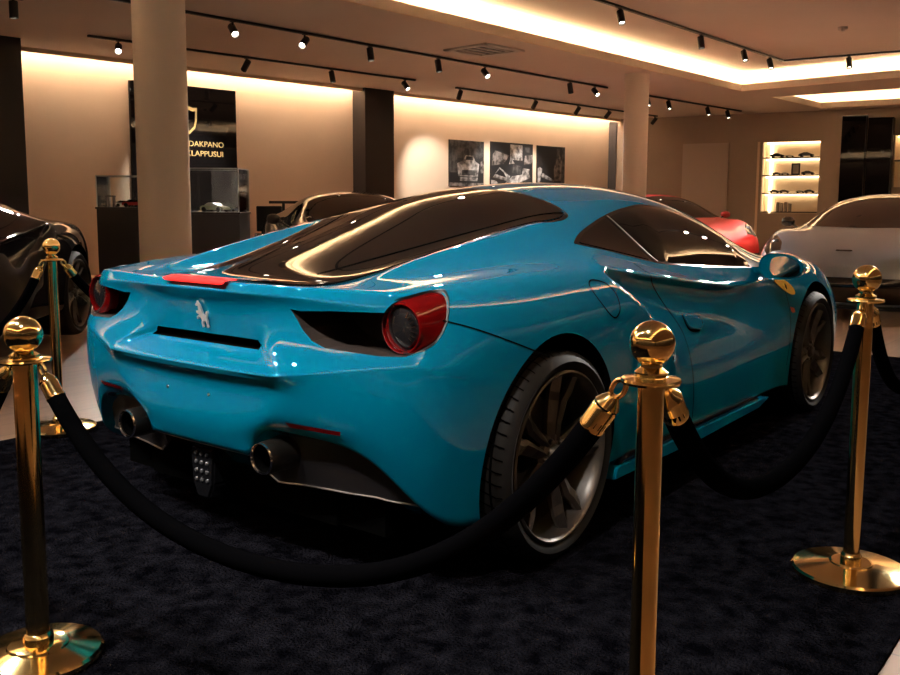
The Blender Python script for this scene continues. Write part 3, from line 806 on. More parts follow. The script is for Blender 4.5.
# back wall with two openings for the lit niches
def onB(u, v, off=0.): return atplane(u, v, LB+nB*off, nB)
def fill_holes(outer, holes, ext, name, m):
    bm = bmesh.new()
    for loop in [outer]+holes:
        vs = [bm.verts.new(p) for p in loop]
        for k in range(len(vs)): bm.edges.new((vs[k], vs[(k+1) % len(vs)]))
    bmesh.ops.triangle_fill(bm, use_beauty=True, edges=bm.edges[:])
    r = bmesh.ops.extrude_face_region(bm, geom=bm.faces[:])
    for v in [g for g in r['geom'] if isinstance(g, bmesh.types.BMVert)]: v.co += ext
    return from_bm(name, bm, m)
def rectB(u0, v0, u1, v1):
    a = onB(u0, v0); c = onB(u1, v1); z1, z0 = a.z, c.z
    return [Vector((a.x, a.y, z0)), Vector((c.x, c.y, z0)), Vector((c.x, c.y, z1)), Vector((a.x, a.y, z1))]
NI1 = rectB(763, 142, 817, 213.5); NI2 = rectB(895.5, 135, 925, 187)
z3 = Vector((0,0,3.75))
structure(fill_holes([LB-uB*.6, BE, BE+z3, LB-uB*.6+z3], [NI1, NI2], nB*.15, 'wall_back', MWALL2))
for i, N in enumerate((NI1, NI2)):
    bm = bmesh.new(); d = nB*.36; q = [p+nB*.001 for p in N]
    b4 = [bm.verts.new(p) for p in q]; c4 = [bm.verts.new(p+d) for p in q]
    bm.faces.new(c4)
    for k in range(4): bm.faces.new((b4[k], b4[(k+1) % 4], c4[(k+1) % 4], c4[k]))
    o = from_bm('wall_niche' if i == 0 else 'wall_niche', bm, MLIP)
    structure(o, 'lit shelf niche in the back wall')
# ceiling slab with two recesses, lids above
REC1 = [Vector((*p, H)) for p in ((15.25,4.29), (14.42,-3.1), (-6,-3.1), (-6,5.33))]
REC2 = [Vector((*p, H)) for p in ((16.6,4.15), (19.36,4.0), (19.9,-3.0), (16.6,-3.0))]
outer = [LA+Vector((.25,0,0)), LB+uL*.1, Vector((21.9,-8.75,0)), Vector((-8.75,-8.75,0))]
outer = [Vector((p.x, p.y, H)) for p in outer]
structure(fill_holes(outer, [REC1, REC2], Vector((0,0,.11)), 'ceiling', MCEIL))
def grown(P, g):
    c = sum(P, Vector())/len(P); out = []
    for i, p in enumerate(P):
        a, b = P[i-1], P[(i+1) % len(P)]
        e1 = (p-a).normalized(); e2 = (b-p).normalized()
        n1 = Vector((e1.y, -e1.x, 0)); n2 = Vector((e2.y, -e2.x, 0))
        if n1.dot(p-c) < 0: n1 = -n1
        if n2.dot(p-c) < 0: n2 = -n2
        k = (n1+n2).normalized(); out.append(p+k*(g/max(k.dot(n1), .3)))
    return out
HU = 3.64
for i, P in enumerate((REC1, REC2)):
    G = grown(P, .20); up = Vector((0,0,HU-H))
    bm = bmesh.new(); a = [bm.verts.new(p+Vector((0,0,.10))) for p in G]; b = [bm.verts.new(p+up) for p in G]
    bm.faces.new(b)
    for k in range(4): bm.faces.new((a[k], a[(k+1) % 4], b[(k+1) % 4], b[k]))
    structure(from_bm('ceiling_upper' , bm, MCEIL), 'raised ceiling inside the lit recess')
    # lip around the opening and LED strip behind it
    I = grown(P, -.0); O = grown(P, .03)
    bm = bmesh.new(); zz = (H-.004, H+.125)
    ri = [[bm.verts.new((p.x, p.y, z)) for p in I] for z in zz]; ro = [[bm.verts.new((p.x, p.y, z)) for p in O] for z in zz]
    for k in range(4):
        k2 = (k+1) % 4
        bm.faces.new((ri[0][k], ri[0][k2], ri[1][k2], ri[1][k])); bm.faces.new((ro[0][k], ro[1][k], ro[1][k2], ro[0][k2]))
        bm.faces.new((ri[1][k], ri[1][k2], ro[1][k2], ro[1][k])); bm.faces.new((ri[0][k], ro[0][k], ro[0][k2], ri[0][k2]))
    structure(from_bm('trim_cove', bm, MLIP), 'lip of the ceiling recess')
    S = grown(P, .10); S2 = grown(P, .14)
    bm = bmesh.new(); v0 = [bm.verts.new((p.x, p.y, H+.135)) for p in S]; v1 = [bm.verts.new((p.x, p.y, H+.135)) for p in S2]
    for k in range(4): bm.faces.new((v0[k], v0[(k+1) % 4], v1[(k+1) % 4], v1[k]))
    bmesh.ops.solidify(bm, geom=bm.faces[:], thickness=.012)
    o = from_bm('led_strip', bm, MLED)
    tag(o, ('warm light strip hidden in the large ceiling recess above the blue car', 'warm light strip in the small ceiling recess by the back wall')[i], 'light strip')
# wall-wash slot along the left wall
prism('trim_wall_slot', [Vector((p.x, p.y, H-.06)) for p in (LA-nL*.05, LB-nL*.05, LB, LA)], (0,0,.25), MLIP); structure(bpy.data.objects['trim_wall_slot'])
bm = bmesh.new(); prism_bm(bm, [LA+nL*.06+Vector((0,0,3.55)), LB+nL*.06+Vector((0,0,3.55)), LB+nL*.10+Vector((0,0,3.55)), LA+nL*.10+Vector((0,0,3.55))], (0,0,.02))
tag(from_bm('led_strip', bm, MLEDW), 'warm light strip washing the top of the beige wall', 'light strip')
structure(prism('trim_slot_top', [Vector((p.x, p.y, 3.6)) for p in (LA-nL*.05, LB-nL*.05, LB2, LA2)], (0,0,.05), MWALL))

# unseen slots with light strips, added on the right and rear walls as fill
for (A_, B_, n_, lab) in ((Vector((-8.4,-8.75,0)), Vector((21.4,-8.75,0)), Vector((0,-1,0)), 'unseen warm light strip added along the right wall as fill'), (Vector((-8.75,-8.4,0)), Vector((-8.75,11.6,0)), Vector((-1,0,0)), 'unseen warm light strip added along the rear wall as fill')):
    u3 = Vector((0,0,1))
    structure(prism('trim_wall_slot', [A_+u3*(H-.06), B_+u3*(H-.06), B_-n_*.05+u3*(H-.06), A_-n_*.05+u3*(H-.06)], (0,0,.25), MLIP))
    tag(prism('led_strip', [A_+n_*.06+u3*3.55, B_+n_*.06+u3*3.55, B_+n_*.10+u3*3.55, A_+n_*.10+u3*3.55], (0,0,.02), MLEDW), lab, 'light strip')
    structure(prism('trim_slot_top', [A_-n_*.05+u3*3.6, B_-n_*.05+u3*3.6, B_+n_*.3+u3*3.6, A_+n_*.3+u3*3.6], (0,0,.05), MWALL))
def onL(u, v, off=0.): return atplane(u, v, LA2-nL*off, nL)
# dark wing wall at far left, dark pillar
p0 = atz(20.5, 38, H); p0 = Vector((p0.x, p0.y, 0))
structure(prism('wall_wing', [p0, p0-uL*4, p0-uL*4+nL*1.2, p0+nL*1.2], (0,0,H), MDKWALL))
a = atz(365, 87.5, H); a = Vector((a.x, a.y, 0)); bq = atz(394, 91, H)
L_ = (Vector((bq.x, bq.y, 0))-a).dot(uL)
structure(prism('wall_pillar', [a, a+uL*L_, a+uL*L_+nL*.9, a+nL*.9], (0,0,H), mat('dark_brown_pillar', (.020,.014,.012), .45)))
# round columns
for (u0, u1, D, lab) in ((135.5, 189.5, 7.8, 'thick round column beside the black wall panel'), (620.5, 646, 15.7, 'round column at the far corner behind the blue car')):
    c = atd((u0+u1)/2, 203, D); r = (u1-u0)/2*D/CF*.935; c = atd((u0+u1)/2+(2 if D < 10 else .5), 203, D)
    o = lathe('column', [(r, 0), (r, H)], MCOLUMN, None, 48, Matrix.Translation((c.x, c.y, 0)), .5)
    o['kind'] = 'structure'; o['label'] = lab
# black panel with gold emblem and letters
pn = [onL(129.5, 80, .06), onL(235.5, 91.5, .06)]
pz1 = pn[0].z; 
P = [Vector((pn[0].x, pn[0].y, .0)), Vector((pn[1].x, pn[1].y, .0)), Vector((pn[1].x, pn[1].y, pz1)), Vector((pn[0].x, pn[0].y, pz1))]
sg = prism('sign_panel', P, nL*.055, MPANEL); tag(sg, 'tall polished black wall panel with gold letters behind the column', 'sign')
def text(name, s, loc, size, m, parent, ux, n, ext=.006, align='LEFT'):
    cu = bpy.data.curves.new(name, 'FONT'); cu.body = s; cu.size = size; cu.extrude = ext; cu.align_x = align
    o = bpy.data.objects.new('t', cu); COL.objects.link(o); me = evaluated(o); bpy.data.objects.remove(o)
    q = link(name, me, m, parent)
    ux = Vector(ux).normalized(); uz = Vector((0,0,1)); n = Vector(n)
    q.matrix_world = Matrix(((ux.x, uz.x, n.x, loc[0]), (ux.y, uz.y, n.y, loc[1]), (ux.z, uz.z, n.z, loc[2]), (0,0,0,1)))
    return q
MGILT = mat('gilt_letters_glow', (.75,.55,.22), .25, .8, emit=(1,.7,.3), estr=.15)  # gold finish with a faint warm emission added; the letters are no lamp
for (u, v, s_, uw) in ((223.5, 146.5, "EL'DAKPANO", 44), (223, 156.5, "KLAPPUSUI", 37)):
    e = onL(u, v, .062); st_ = onL(u-uw, v-1, .062); Lw = (e-st_).length
    q = text('lettering', s_, st_, .15, MGILT, sg, uL, -nL)
    wd = max(x.co.x for x in q.data.vertices); 
    for x in q.data.vertices: x.co.x *= Lw/wd; x.co.y *= .85
bm = bmesh.new(); c = onL(188.5, 121, .063); zc = c.z
sh = [(.72*x_, .72*z_) for x_, z_ in [(0,.33),(.10,.30),(.21,.31),(.20,.02),(.15,-.16),(0,-.30),(-.15,-.16),(-.20,.02),(-.21,.31),(-.10,.30)]]
q = prism('shield_emblem', [c+uL*x+Vector((0,0,z)) for x, z in sh], -nL*.02, MGILT, sg)
q2 = prism('shield_field', [c-nL*.02+uL*x*.74+Vector((0,0,z*.74)) for x, z in sh], -nL*.006, MPANEL, q)
# framed pictures
MPIC = [mat('print_black', (.012,.011,.012), .5), mat('print_grey', (.035,.032,.032), .5), mat('print_pale', (.26,.235,.22), .5), mat('print_mid', (.10,.085,.078), .5)]
for _k, (_c1, _c2) in ((1, ((.012,.011,.011), (.075,.068,.066))), (2, ((.07,.062,.058), (.42,.385,.36))), (3, ((.02,.017,.015), (.21,.18,.165)))):
    noise_mix(MPIC[_k], _c1, _c2, 9, 0, 5, None, .38, .62)
def picture(u0, v0, u1, v1, vb, label, art):
    a = onL(u0, v0, .03); b = onL(u1, v1, .03); zt = a.z; zb = onL(u0, vb, .03).z
    w = (Vector((b.x,b.y,0))-Vector((a.x,a.y,0))).length; h = zt-zb
    e = empty('picture', (a.x, a.y, zb)); tag(e, label, 'picture', None)
    M_ = Matrix(((uL.x, 0, -nL.x, 0), (uL.y, 0, -nL.y, 0), (0, 1, 0, 0), (0,0,0,1)))
    def put(nm, poly, dz, m, par=e):
        o = prism(nm, [M_ @ Vector((x*w, z*h, dz)) for x, z in poly], M_ @ Vector((0,0,.004)), m, par); return o
    bd = prism('board', [M_ @ Vector((x*w, z*h, -.03)) for x, z in ((0,0),(1,0),(1,1),(0,1))], M_ @ Vector((0,0,.03)), MPIC[0], e)
    b2 = bmesh.new()
    for i, (poly, k) in enumerate(art):
        for f_ in prism_bm(b2, [M_ @ Vector((x*w, z*h, .0006*i)) for x, z in poly], M_ @ Vector((0,0,.0012))): f_.material_index = k
    from_bm('print', b2, MPIC, e)
carfront = [([(0,.0),(1,0),(1,.08),(0,.08)],3),([(0,.62),(1,.62),(1,1),(0,1)],1),([(.0,.3),(.2,.3),(.22,.62),(0,.66)],1),([(.25,.22),(.82,.22),(.86,.5),(.74,.56),(.68,.68),(.46,.68),(.38,.56),(.22,.5)],2),([(.46,.58),(.68,.58),(.65,.66),(.48,.66)],0),([(.34,.24),(.74,.24),(.72,.36),(.36,.36)],1),([(.3,.12),(.8,.12),(.82,.2),(.3,.2)],2),([(.9,.3),(1,.3),(1,.6),(.9,.55)],3)]
engine = [([(.45,.6),(.74,.6),(.74,.96),(.45,.96)],2),([(.02,.45),(.3,.5),(.42,.7),(.1,.8),(.04,.7)],3),([(.05,.18),(.4,.1),(.45,.22),(.2,.42)],2),([(.1,.26),(.36,.18),(.3,.3),(.2,.38)],0),([(.3,.02),(.6,.04),(.95,.2),(.9,.3),(.5,.22)],2),([(.72,.2),(.9,.2),(.92,.4),(.76,.42)],2),([(.78,.5),(1,.55),(1,.75),(.8,.72)],3),([(.5,.3),(.7,.28),(.72,.46),(.52,.5)],1),([(.8,.8),(.92,.8),(.92,.92),(.8,.92)],1),([(0,0),(.2,.0),(.12,.1),(0,.12)],2),([(.42,.5),(.55,.52),(.5,.6),(.44,.6)],2)]
driver = [([(.62,.1),(.86,.12),(.9,.62),(.8,.8),(.68,.7),(.6,.4)],3),([(.68,.7),(.8,.72),(.82,.95),(.7,.95)],1),([(.02,.06),(.1,.06),(.18,.4),(.08,.46),(.02,.4)],2),([(.12,.2),(.6,.08),(.62,.12),(.2,.3)],2),([(.86,.0),(1,0),(1,1),(.9,1)],1),([(0,0),(.6,0),(.6,.05),(0,.05)],3)]
picture(449.5, 139.3, 484, 140.8, 186, 'black and white print of a car front, leftmost of the three', carfront)
picture(491, 141.3, 533, 144.5, 185, 'black and white print of machinery, widest and middle of the three', engine)
picture(537.5, 145.3, 565, 147, 184.5, 'mostly black print with a pale upright shape, nearest the far column', driver)
cq = [onB(609, 130, -.01), onB(617, 130, -.01)]
structure(prism('trim_corner', [Vector((p.x, p.y, 0)) for p in cq] + [Vector((p.x, p.y, 0))-nB*.03 for p in cq[::-1]], (0,0,H-.07), MDKWALL))
# wall door, black panels on the back wall
dq = [onB(683, 144, -.03), onB(729, 144, -.03)]
structure(prism('door_1', [Vector((dq[0].x,dq[0].y,0)), Vector((dq[1].x,dq[1].y,0)), Vector((dq[1].x,dq[1].y,dq[0].z)), Vector((dq[0].x,dq[0].y,dq[0].z))], nB*.03, mat('pale_door', (.40,.335,.29), .5)))
structure(prism('trim_niche', [Vector((p.x,p.y,0)) for p in (onB(757.5,150,-.02), onB(760,150,-.02), onB(760,150,-.0), onB(757.5,150,0))], (0,0,onB(758,142).z), MLIP))
for (u0, u1, v, off, lab) in ((842.5, 868, 115, .12, 'polished black tall cabinet, the wider left one by the lit niche'), (868.5, 894.5, 117, .30, 'polished black tall cabinet at the right, set forward of its neighbour')):
    a = onB(u0, v, -off); b = onB(u1, v, -off)
    q = [Vector((p.x, p.y, .0)) for p in (a, b)]
    o = empty('cabinet', q[0]); tag(o, lab, 'cabinet')
    P = [Vector(), q[1]-q[0], q[1]-q[0]+nB*(off), nB*(off)]
    prism('carcass', P, (0,0,a.z-.02), MPANEL, o, .01)
    prism('plinth', [p*1.0-nB*.004 for p in P[:2]]+[P[1]+nB*.02, nB*.02], (0,0,.09), MGAP, o)
    prism('door_edge', [P[1]*.94-nB*.006, P[1]*.97-nB*.006, P[1]*.97, P[1]*.94], (0,0,a.z-.05), MDKWALL, o)

# ------------------------------------------------------------------ lit niche shelves and what stands on them
def lerpN(N, s, t, dep): return (N[0].lerp(N[1], s)).lerp(N[3].lerp(N[2], s), t) + nB*dep
MSHELF = mat('smoked_shelf', (.05,.04,.035), .3)
shz = [.005, .27, .52, .765]
for i, t in enumerate(shz):
    a = lerpN(NI1, .01, t, .02); b = lerpN(NI1, .99, t, .02)
    o = prism('shelf', [a, b, b+nB*.30, a+nB*.30], (0,0,.03), MSHELF)
    tag(o, ('lowest', 'second lowest', 'second highest', 'highest')[i]+' dark shelf board in the lit wall niche', 'shelf', 'shelf boards of the lit niche')
    tz = (shz[i+1] if i < 3 else 1.0)
    a = lerpN(NI1, .03, tz, .30)-Vector((0,0,.03)); b = lerpN(NI1, .97, tz, .30)-Vector((0,0,.03))
    o = prism('led_strip', [a, b, b+nB*.025, a+nB*.025], (0,0,.02), MSHELFLED)
    tag(o, 'warm light strip above the '+('lowest', 'second lowest', 'second highest', 'highest')[i]+' niche shelf', 'light strip', 'shelf light strips')
a = lerpN(NI1, .10, .0, .30); b = lerpN(NI1, .10, 1, .30)
o = prism('led_strip', [a, a+uB*.05, a+uB*.05+nB*.02, a+nB*.02], (0,0,b.z-a.z-.02), MSHELFLED); tag(o, 'upright warm light strip at the left inside of the wall niche', 'light strip')
MIT = [mat('dark_model', (.03,.025,.022), .3), mat('brown_item', (.12,.075,.05), .5), mat('pale_item', (.4,.36,.3), .4)]
def model_car(p, L, ux, m, label, group):
    o = empty('model_car', p); tag(o, label, 'model car', group)
    uy = Vector((-ux.y, ux.x, 0))
    W = L*.42
    prof = [(-.5,.06),(-.5,.17),(-.36,.21),(-.18,.30),(.08,.30),(.24,.20),(.46,.15),(.5,.07)]
    prism('body', [ux*(x*L)-uy*W/2+Vector((0,0,z*L)) for x, z in prof], uy*W, m, o, L*.02)
    for sx in (-.31, .31):
        for sy in (-1, 1):
            c = ux*(sx*L)+uy*(sy*W*.5)
            rod('wheel', c-uy*.01*sy+Vector((0,0,.085*L)), c+uy*.012*sy+Vector((0,0,.085*L)), .085*L, MTYRE, o, 12)
    return o
ords = ('first', 'second', 'third', 'fourth')
def shelf_row(i, kinds):
    t = shz[i]; nm = ('lowest', 'second lowest', 'second highest', 'highest')[i]
    for k, (kind, s, sz, mi) in enumerate(kinds):
        p = lerpN(NI1, s, t, .13)+Vector((0,0,.03))
        if kind == 'car':
            model_car(p, sz, uB, MIT[mi], 'small %s model car, %s thing from the left on the %s niche shelf' % (('dark','brown','pale')[mi], ords[k], nm), 'model cars in the niche')
        elif kind == 'frame':
            o = empty('photo_frame', p); tag(o, 'small upright dark picture frame on the second highest niche shelf', 'frame')
            hw = sz*.36
            bm = bmesh.new()
            for x0, x1, z0, z1 in ((-hw, -hw+.03, 0, sz), (hw-.03, hw, 0, sz), (-hw, hw, 0, .03), (-hw, hw, sz-.03, sz)):
                prism_bm(bm, [uB*x0+Vector((0,0,z0)), uB*x1+Vector((0,0,z0)), uB*x1+Vector((0,0,z1)), uB*x0+Vector((0,0,z1))], nB*.02)
            from_bm('frame_border', bm, MIT[0], o)
            prism('picture_print', [uB*(-hw+.01)+nB*.012, uB*(hw-.01)+nB*.012, uB*(hw-.01)+nB*.012+Vector((0,0,sz-.01)), uB*(-hw+.01)+nB*.012+Vector((0,0,sz-.01))], nB*.006, MIT[2], o)
        elif kind == 'book':
            o = empty('book', p); tag(o, 'upright brown book, %s from the left of the row on the lowest niche shelf' % ords[k], 'book', 'books on the lowest niche shelf')
            box('cover', (0, 0, sz/2), (.05, .15, sz), MIT[1], o, .004, Matrix.Rotation(math.atan2(uB.y, uB.x), 4, 'Z'))
            box('pages', (0, 0, sz/2), (.036, .156, sz-.02), MIT[2], o, 0, Matrix.Rotation(math.atan2(uB.y, uB.x), 4, 'Z'))
shelf_row(3, [('car', .25, .34, 0), ('car', .47, .2, 2), ('car', .76, .36, 0)])
shelf_row(2, [('car', .25, .22, 0), ('car', .40, .2, 2), ('frame', .58, .27, 0), ('car', .80, .3, 0)])
shelf_row(1, [('car', .22, .24, 0), ('car', .40, .24, 1), ('car', .68, .2, 2), ('car', .84, .24, 0)])
shelf_row(0, [('book', .30, .22, 0), ('book', .37, .2, 0), ('book', .44, .22, 0), ('book', .51, .19, 0)])
a = lerpN(NI2, .2, .0, .25)
o = prism('led_strip', [lerpN(NI2, .05, .97, .25), lerpN(NI2, .95, .97, .25), lerpN(NI2, .95, .97, .28), lerpN(NI2, .05, .97, .28)], (0,0,.02), MSHELFLED); tag(o, 'warm light strip in the niche right of the black cabinets', 'light strip')
o = prism('shelf', [lerpN(NI2, .01, .5, .02), lerpN(NI2, .99, .5, .02), lerpN(NI2, .99, .5, .3), lerpN(NI2, .01, .5, .3)], (0,0,.03), MSHELF); tag(o, 'dark shelf board in the niche right of the black cabinets', 'shelf')

# ------------------------------------------------------------------ ceiling details
c = atz(484, 49.5, H)
o = empty('ceiling_vent', (c.x, c.y, H), math.atan2(uL.y, uL.x)); tag(o, 'square pale air vent set in the ceiling between the tracks', 'vent')
bm = bmesh.new()
for q in (0, 1):
    for sg_ in (-1, 1):
        cc = (sg_*.36, 0, -.012) if q else (0, sg_*.36, -.012); box_bm(bm, cc, (.10, .82, .024) if q else (.82, .10, .024))
from_bm('frame', bm, MWHITE, o)
for k in range(4):
    box('slat', (0, -.22+.147*k, -.012), (.60, .03, .014), MWHITE, o, 0)
box('backing', (0, 0, -.003), (.62, .62, .004), MTRACK, o)
c = atz(843, 27, HU)
o = empty('smoke_detector', (c.x, c.y, HU)); tag(o, 'small white round detector on the raised ceiling at right', 'detector')
lathe('housing', [(0, -.05), (.05, -.05), (.065, -.03), (.07, 0), (0, 0)], MWHITE, o, 24)
lathe('cap', [(0, -.065), (.025, -.062), (.03, -.05), (0, -.05)], MWHITE, o, 20)
# ------------------------------------------------------------------ lighting tracks and spot heads
def track(name_pts, z, label):
    P = [atz(u, v, z) if len(q) == 2 else None for q in name_pts for u, v in [q]]
    return P
NS = [0]
def spot_head(p, aim, label, group, energy=60, size=52, lamp=True, drop=.11, lit=True):
    p = Vector(p); o = empty('spotlight', p); tag(o, label, 'spotlight', group)
    rod('stem', (0,0,0), (0,0,-drop), .014, MTRACK, o, 10)
    box('adapter', (0,0,-.012), (.05,.05,.03), MTRACK, o)
    d = (Vector(aim)-(p-Vector((0,0,drop)))).normalized()
    j = Vector((0,0,-drop)); a = j-d*.07; b = j+d*.11
    h = lathe('lamp_housing', [(0, 0), (.042, 0), (.046, .008), (.046, .18), (.040, .18), (.036, .15), (0, .15)], MTRACK, o, 24, frame_to(a, b), .5)
    lathe('bulb', [(0, .157), (.034, .155), (.034, .150), (0, .150)], MBULB if lit else MTRACK, h, 20, frame_to(a, b), .5)
    if lamp and energy:
        l = bpy.data.lights.new('spot_lamp', 'SPOT'); l.energy = energy*SPOT; l.spot_size = math.radians(size); l.spot_blend = .7; l.shadow_soft_size = .04; l.color = (1, .94, .86)
        lo = bpy.data.objects.new('spot_lamp', l); COL.objects.link(lo)
        lo.location = p + b + d*.02; lo.rotation_euler = d.to_track_quat('-Z', 'Y').to_euler()
def rail(P, label):
    o = empty('light_track', P[0]); tag(o, label, 'light track')
    for a, b in zip(P, P[1:]):
        dd = (b-a).normalized(); nn = Vector((-dd.y, dd.x, 0))*.022
        prism('rail', [a-P[0]-nn-Vector((0,0,.02)), b-P[0]-nn-Vector((0,0,.02)), b-P[0]+nn-Vector((0,0,.02)), a-P[0]+nn-Vector((0,0,.02))], (0,0,.03), MTRACK, o)
    return o
zt = H-.02
def online(P, u):     # point of the rail seen at pixel column u
    best = None
    for a, b in zip(P, P[1:]):
        for k in range(201):
            q = a.lerp(b, k/200); rr_ = q-CP; uu = CCX+CF*rr_.dot(_r2)/max(rr_.dot(_d), .01)
            if rr_.dot(_d) > .1 and (best is None or abs(uu-u) < best[0]): best = (abs(uu-u), q)
    return best[1]
T1 = [atz(-60, -33, zt), atz(607, 87.5, zt)]
T2 = [atz(88, 35.5, zt), atz(415, 80, zt)]
T3 = [atz(456, 87.5, zt), atz(657, 116, zt)]
T4 = [atz(648, 95.5, zt), atz(741, 111, zt)]
zu = HU-.02
c1, c2, c3 = atz(600, 0, zu), atz(783, 60.5, zu), atz(905, 50.5, zu)
near = c2+(c1-c2).normalized()*16.8; far = c2+(c3-c2).normalized()*4.7
farn = far+(near-c2)
T5 = [near, c2, far, farn, near]
rail(T1, 'long black light track running behind the round column'); rail(T2, 'black light track nearest the beige wall at left')
rail(T3, 'black light track above the three prints'); rail(T4, 'short black light track by the far round column'); rail(T5[:4] + [near], 'black light track rectangle inside the large ceiling recess')
def wallaim(p, z=1.7, sh=0.): 
    q = p + nL*((LA2-p).dot(nL)) + uL*sh; return Vector((q.x, q.y, z))
down = lambda p, dx=0, dy=0: Vector((p.x+dx, p.y+dy, 0))
order = ['first', 'second', 'third', 'fourth', 'fifth', 'sixth', 'seventh', 'eighth']
for k, (u, aim, E_) in enumerate([(232, 'cam', 26), (303, 'p2', 70), (369, 'd', 30), (437, 'd', 70), (486, 'cam', 50), (571, 'd', 50), (595, 'cam', 50)]):
    p = online(T1, u); t = {'cam': Vector((p.x-1.2, p.y-3.5, 0)), 'd': down(p, .1, -.5) if k else down(p), 'w': wallaim(p), 'p2': Vector((3.35, 5.45, 1.1))}[aim]
    spot_head(p, t, 'black ceiling spotlight, %s from the left in view on the long track' % order[k], 'spotlights on the long track', E_)
for k, (u, aim) in enumerate([(118, 'p1'), (247, 'w'), (332, 'd'), (405, 'cam')]):
    p = online(T2, u); t = {'cam': Vector((p.x-.3, p.y-3., 0)), 'd': down(p, .2, -.6), 'p1': Vector((3.06, 6.4, 1.15)), 'w': wallaim(p, 1.4)}[aim]
    spot_head(p, t, 'black ceiling spotlight, %s from the left on the track nearest the beige wall' % order[k], 'spotlights on the wall track', 28 if aim != 'w' else 60)
for k, (u, aim, sh_) in enumerate([(460, 'w', 1.0), (535, 'w', .6), (578, 'w', .3), (608, 'w', 0), (655, 'w', 0)]):
    p = online(T3, u); spot_head(p, wallaim(p, 1.5, sh_), 'black ceiling spotlight, %s from the left on the track above the prints' % order[k], 'spotlights above the prints', 42 if k < 3 else 0)
for k, (u) in enumerate([648, 669, 708, 728]):
    p = online(T4, u); spot_head(p, Vector((p.x-.6, p.y-1.2, 0)), 'black ceiling spotlight, %s from the left on the short far track' % order[k], 'spotlights on the far track', 22)
for k, (u, aim) in enumerate([(534, 'd'), (620, 'cam'), (700, 'd'), (744, 'cam'), (770, 'cam')]):
    p = online(T5[:2], u); t = down(p, -.8, -1.2) if aim == 'cam' else down(p, -.1, -.6)
    spot_head(p, t, 'black ceiling spotlight, %s from the left along the left side of the recess track' % order[k], 'spotlights in the ceiling recess', 90)
p = online(T5[1:3], 850); spot_head(p, down(p, -.8, -.6), 'black ceiling spotlight alone on the far side of the recess track', 'spotlights in the ceiling recess', 90)
p = atz(13, -3, zt); rail([p-uL*1.5, p+uL*.1], 'black track stub at the upper left corner of the room'); spot_head(p, down(p), 'black ceiling spotlight at the upper left corner of the picture', None, 60)
# unseen heads added on the same rails, put in to light the cars
for k, (ex, ey, ez, tx, ty, E_) in enumerate([]): pass
# ------------------------------------------------------------------ unseen lamps added to the recess track above and behind the camera
for k, (t, aim, E_) in enumerate(OVER_L):
    p = c2 + (c1-c2).normalized()*t
    spot_head(p, aim, 'unseen black spotlight added on the recess track to light the cars', 'unseen spotlights added in the recess', E_, 58)
for k, (t, aim, E_) in enumerate(OVER_R):
    p = far + (farn-far).normalized()*t
    spot_head(p, aim, 'unseen black spotlight added on the recess track to light the cars', 'unseen spotlights added in the recess', E_, 58)
for k, (t, aim, E_) in enumerate(OVER_N):
    p = near + (farn-near).normalized()*t
    spot_head(p, aim, 'unseen black spotlight added on the recess track to light the cars', 'unseen spotlights added in the recess', E_, 58)
# ------------------------------------------------------------------ gold rope posts
CZ = .0115
def post(p, h, k, label, spin=0., seen=True):
    o = empty('rope_post', (p[0], p[1], CZ)); tag(o, label, 'rope post', 'gold rope posts around the blue car')
    hp = h - CZ
    R_b = .170 if k < 1.1 else .150
    lathe('base', [(0, .0), (R_b-.004, 0), (R_b, .006), (R_b, .016), (R_b-.006, .022), (.062*k, .036), (.060*k, .040), (.055*k, .042), (0, .042)], MGOLD, o, 64, None, .35)
    lathe('base_collar', [(.030*k, .040), (.030*k, .060), (.026*k, .066), (.0235*k, .068)], MGOLD, o, 40, None, .5)
    zp = hp-.105*(.86 if k < 1 else 1)
    lathe('pole', [(.0232*k, .042), (.0232*k, zp)], MGOLD, o, 48, None, .5)
    lathe('ring_plate', [(.0238*k, zp-.006), (.0505*k, zp-.004), (.052*k, zp), (.0505*k, zp+.004), (.030*k, zp+.006), (.024*k, zp+.010), (0, zp+.010)], MGOLD, o, 48, None, .5)
    r = .0405*(.84 if k < 1 else min(k, 1.08)); zc = hp - r
    zn = zc-r+.003
    lathe('finial_neck', [(.028*k, zp+.006), (.029*k, zp+.014), (.020*k, zp+.020), (.014*k, zp+.026), (.014*k, zn-.014), (.019*k, zn-.008), (.019*k, zn)], MGOLD, o, 36, None, .6)
    prof = [(r*math.sin(PI*i/24), zc-r*math.cos(PI*i/24)) for i in range(25)]; prof[0] = (0, zc-r); prof[-1] = (0, zc+r)
    lathe('ball', prof, MGOLD, o, 48, None, 2.)
    return Vector((p[0], p[1], CZ+zp)), .049*k
PA, PB = (-1.355, -.284), (-1.179, -1.805); PC, PD = (.443, -1.711), (-.118, 1.835); PE, PF, PG = (-1.40, 1.70), (2.05, -1.70), (1.75, 1.845)
tA, tB, tC = post(PA, .859, 1.18, 'polished gold rope post at front left, base cut off by the left edge'), post(PB, .955, .86, 'polished gold rope post nearest the camera, in front of the door'), post(PC, .953, 1.0, 'polished gold rope post at right, in front of the silver car')
tD = post(PD, .953, 1.0, 'polished gold rope post at left rear, before the black car')
tE = post(PE, .953, 1.0, 'polished gold rope post just outside the left edge of the picture')
tF = post(PF, .953, 1.0, 'polished gold rope post just outside the right edge of the picture')
tG = post(PG, .953, 1.0, 'polished gold rope post hidden behind the blue car')
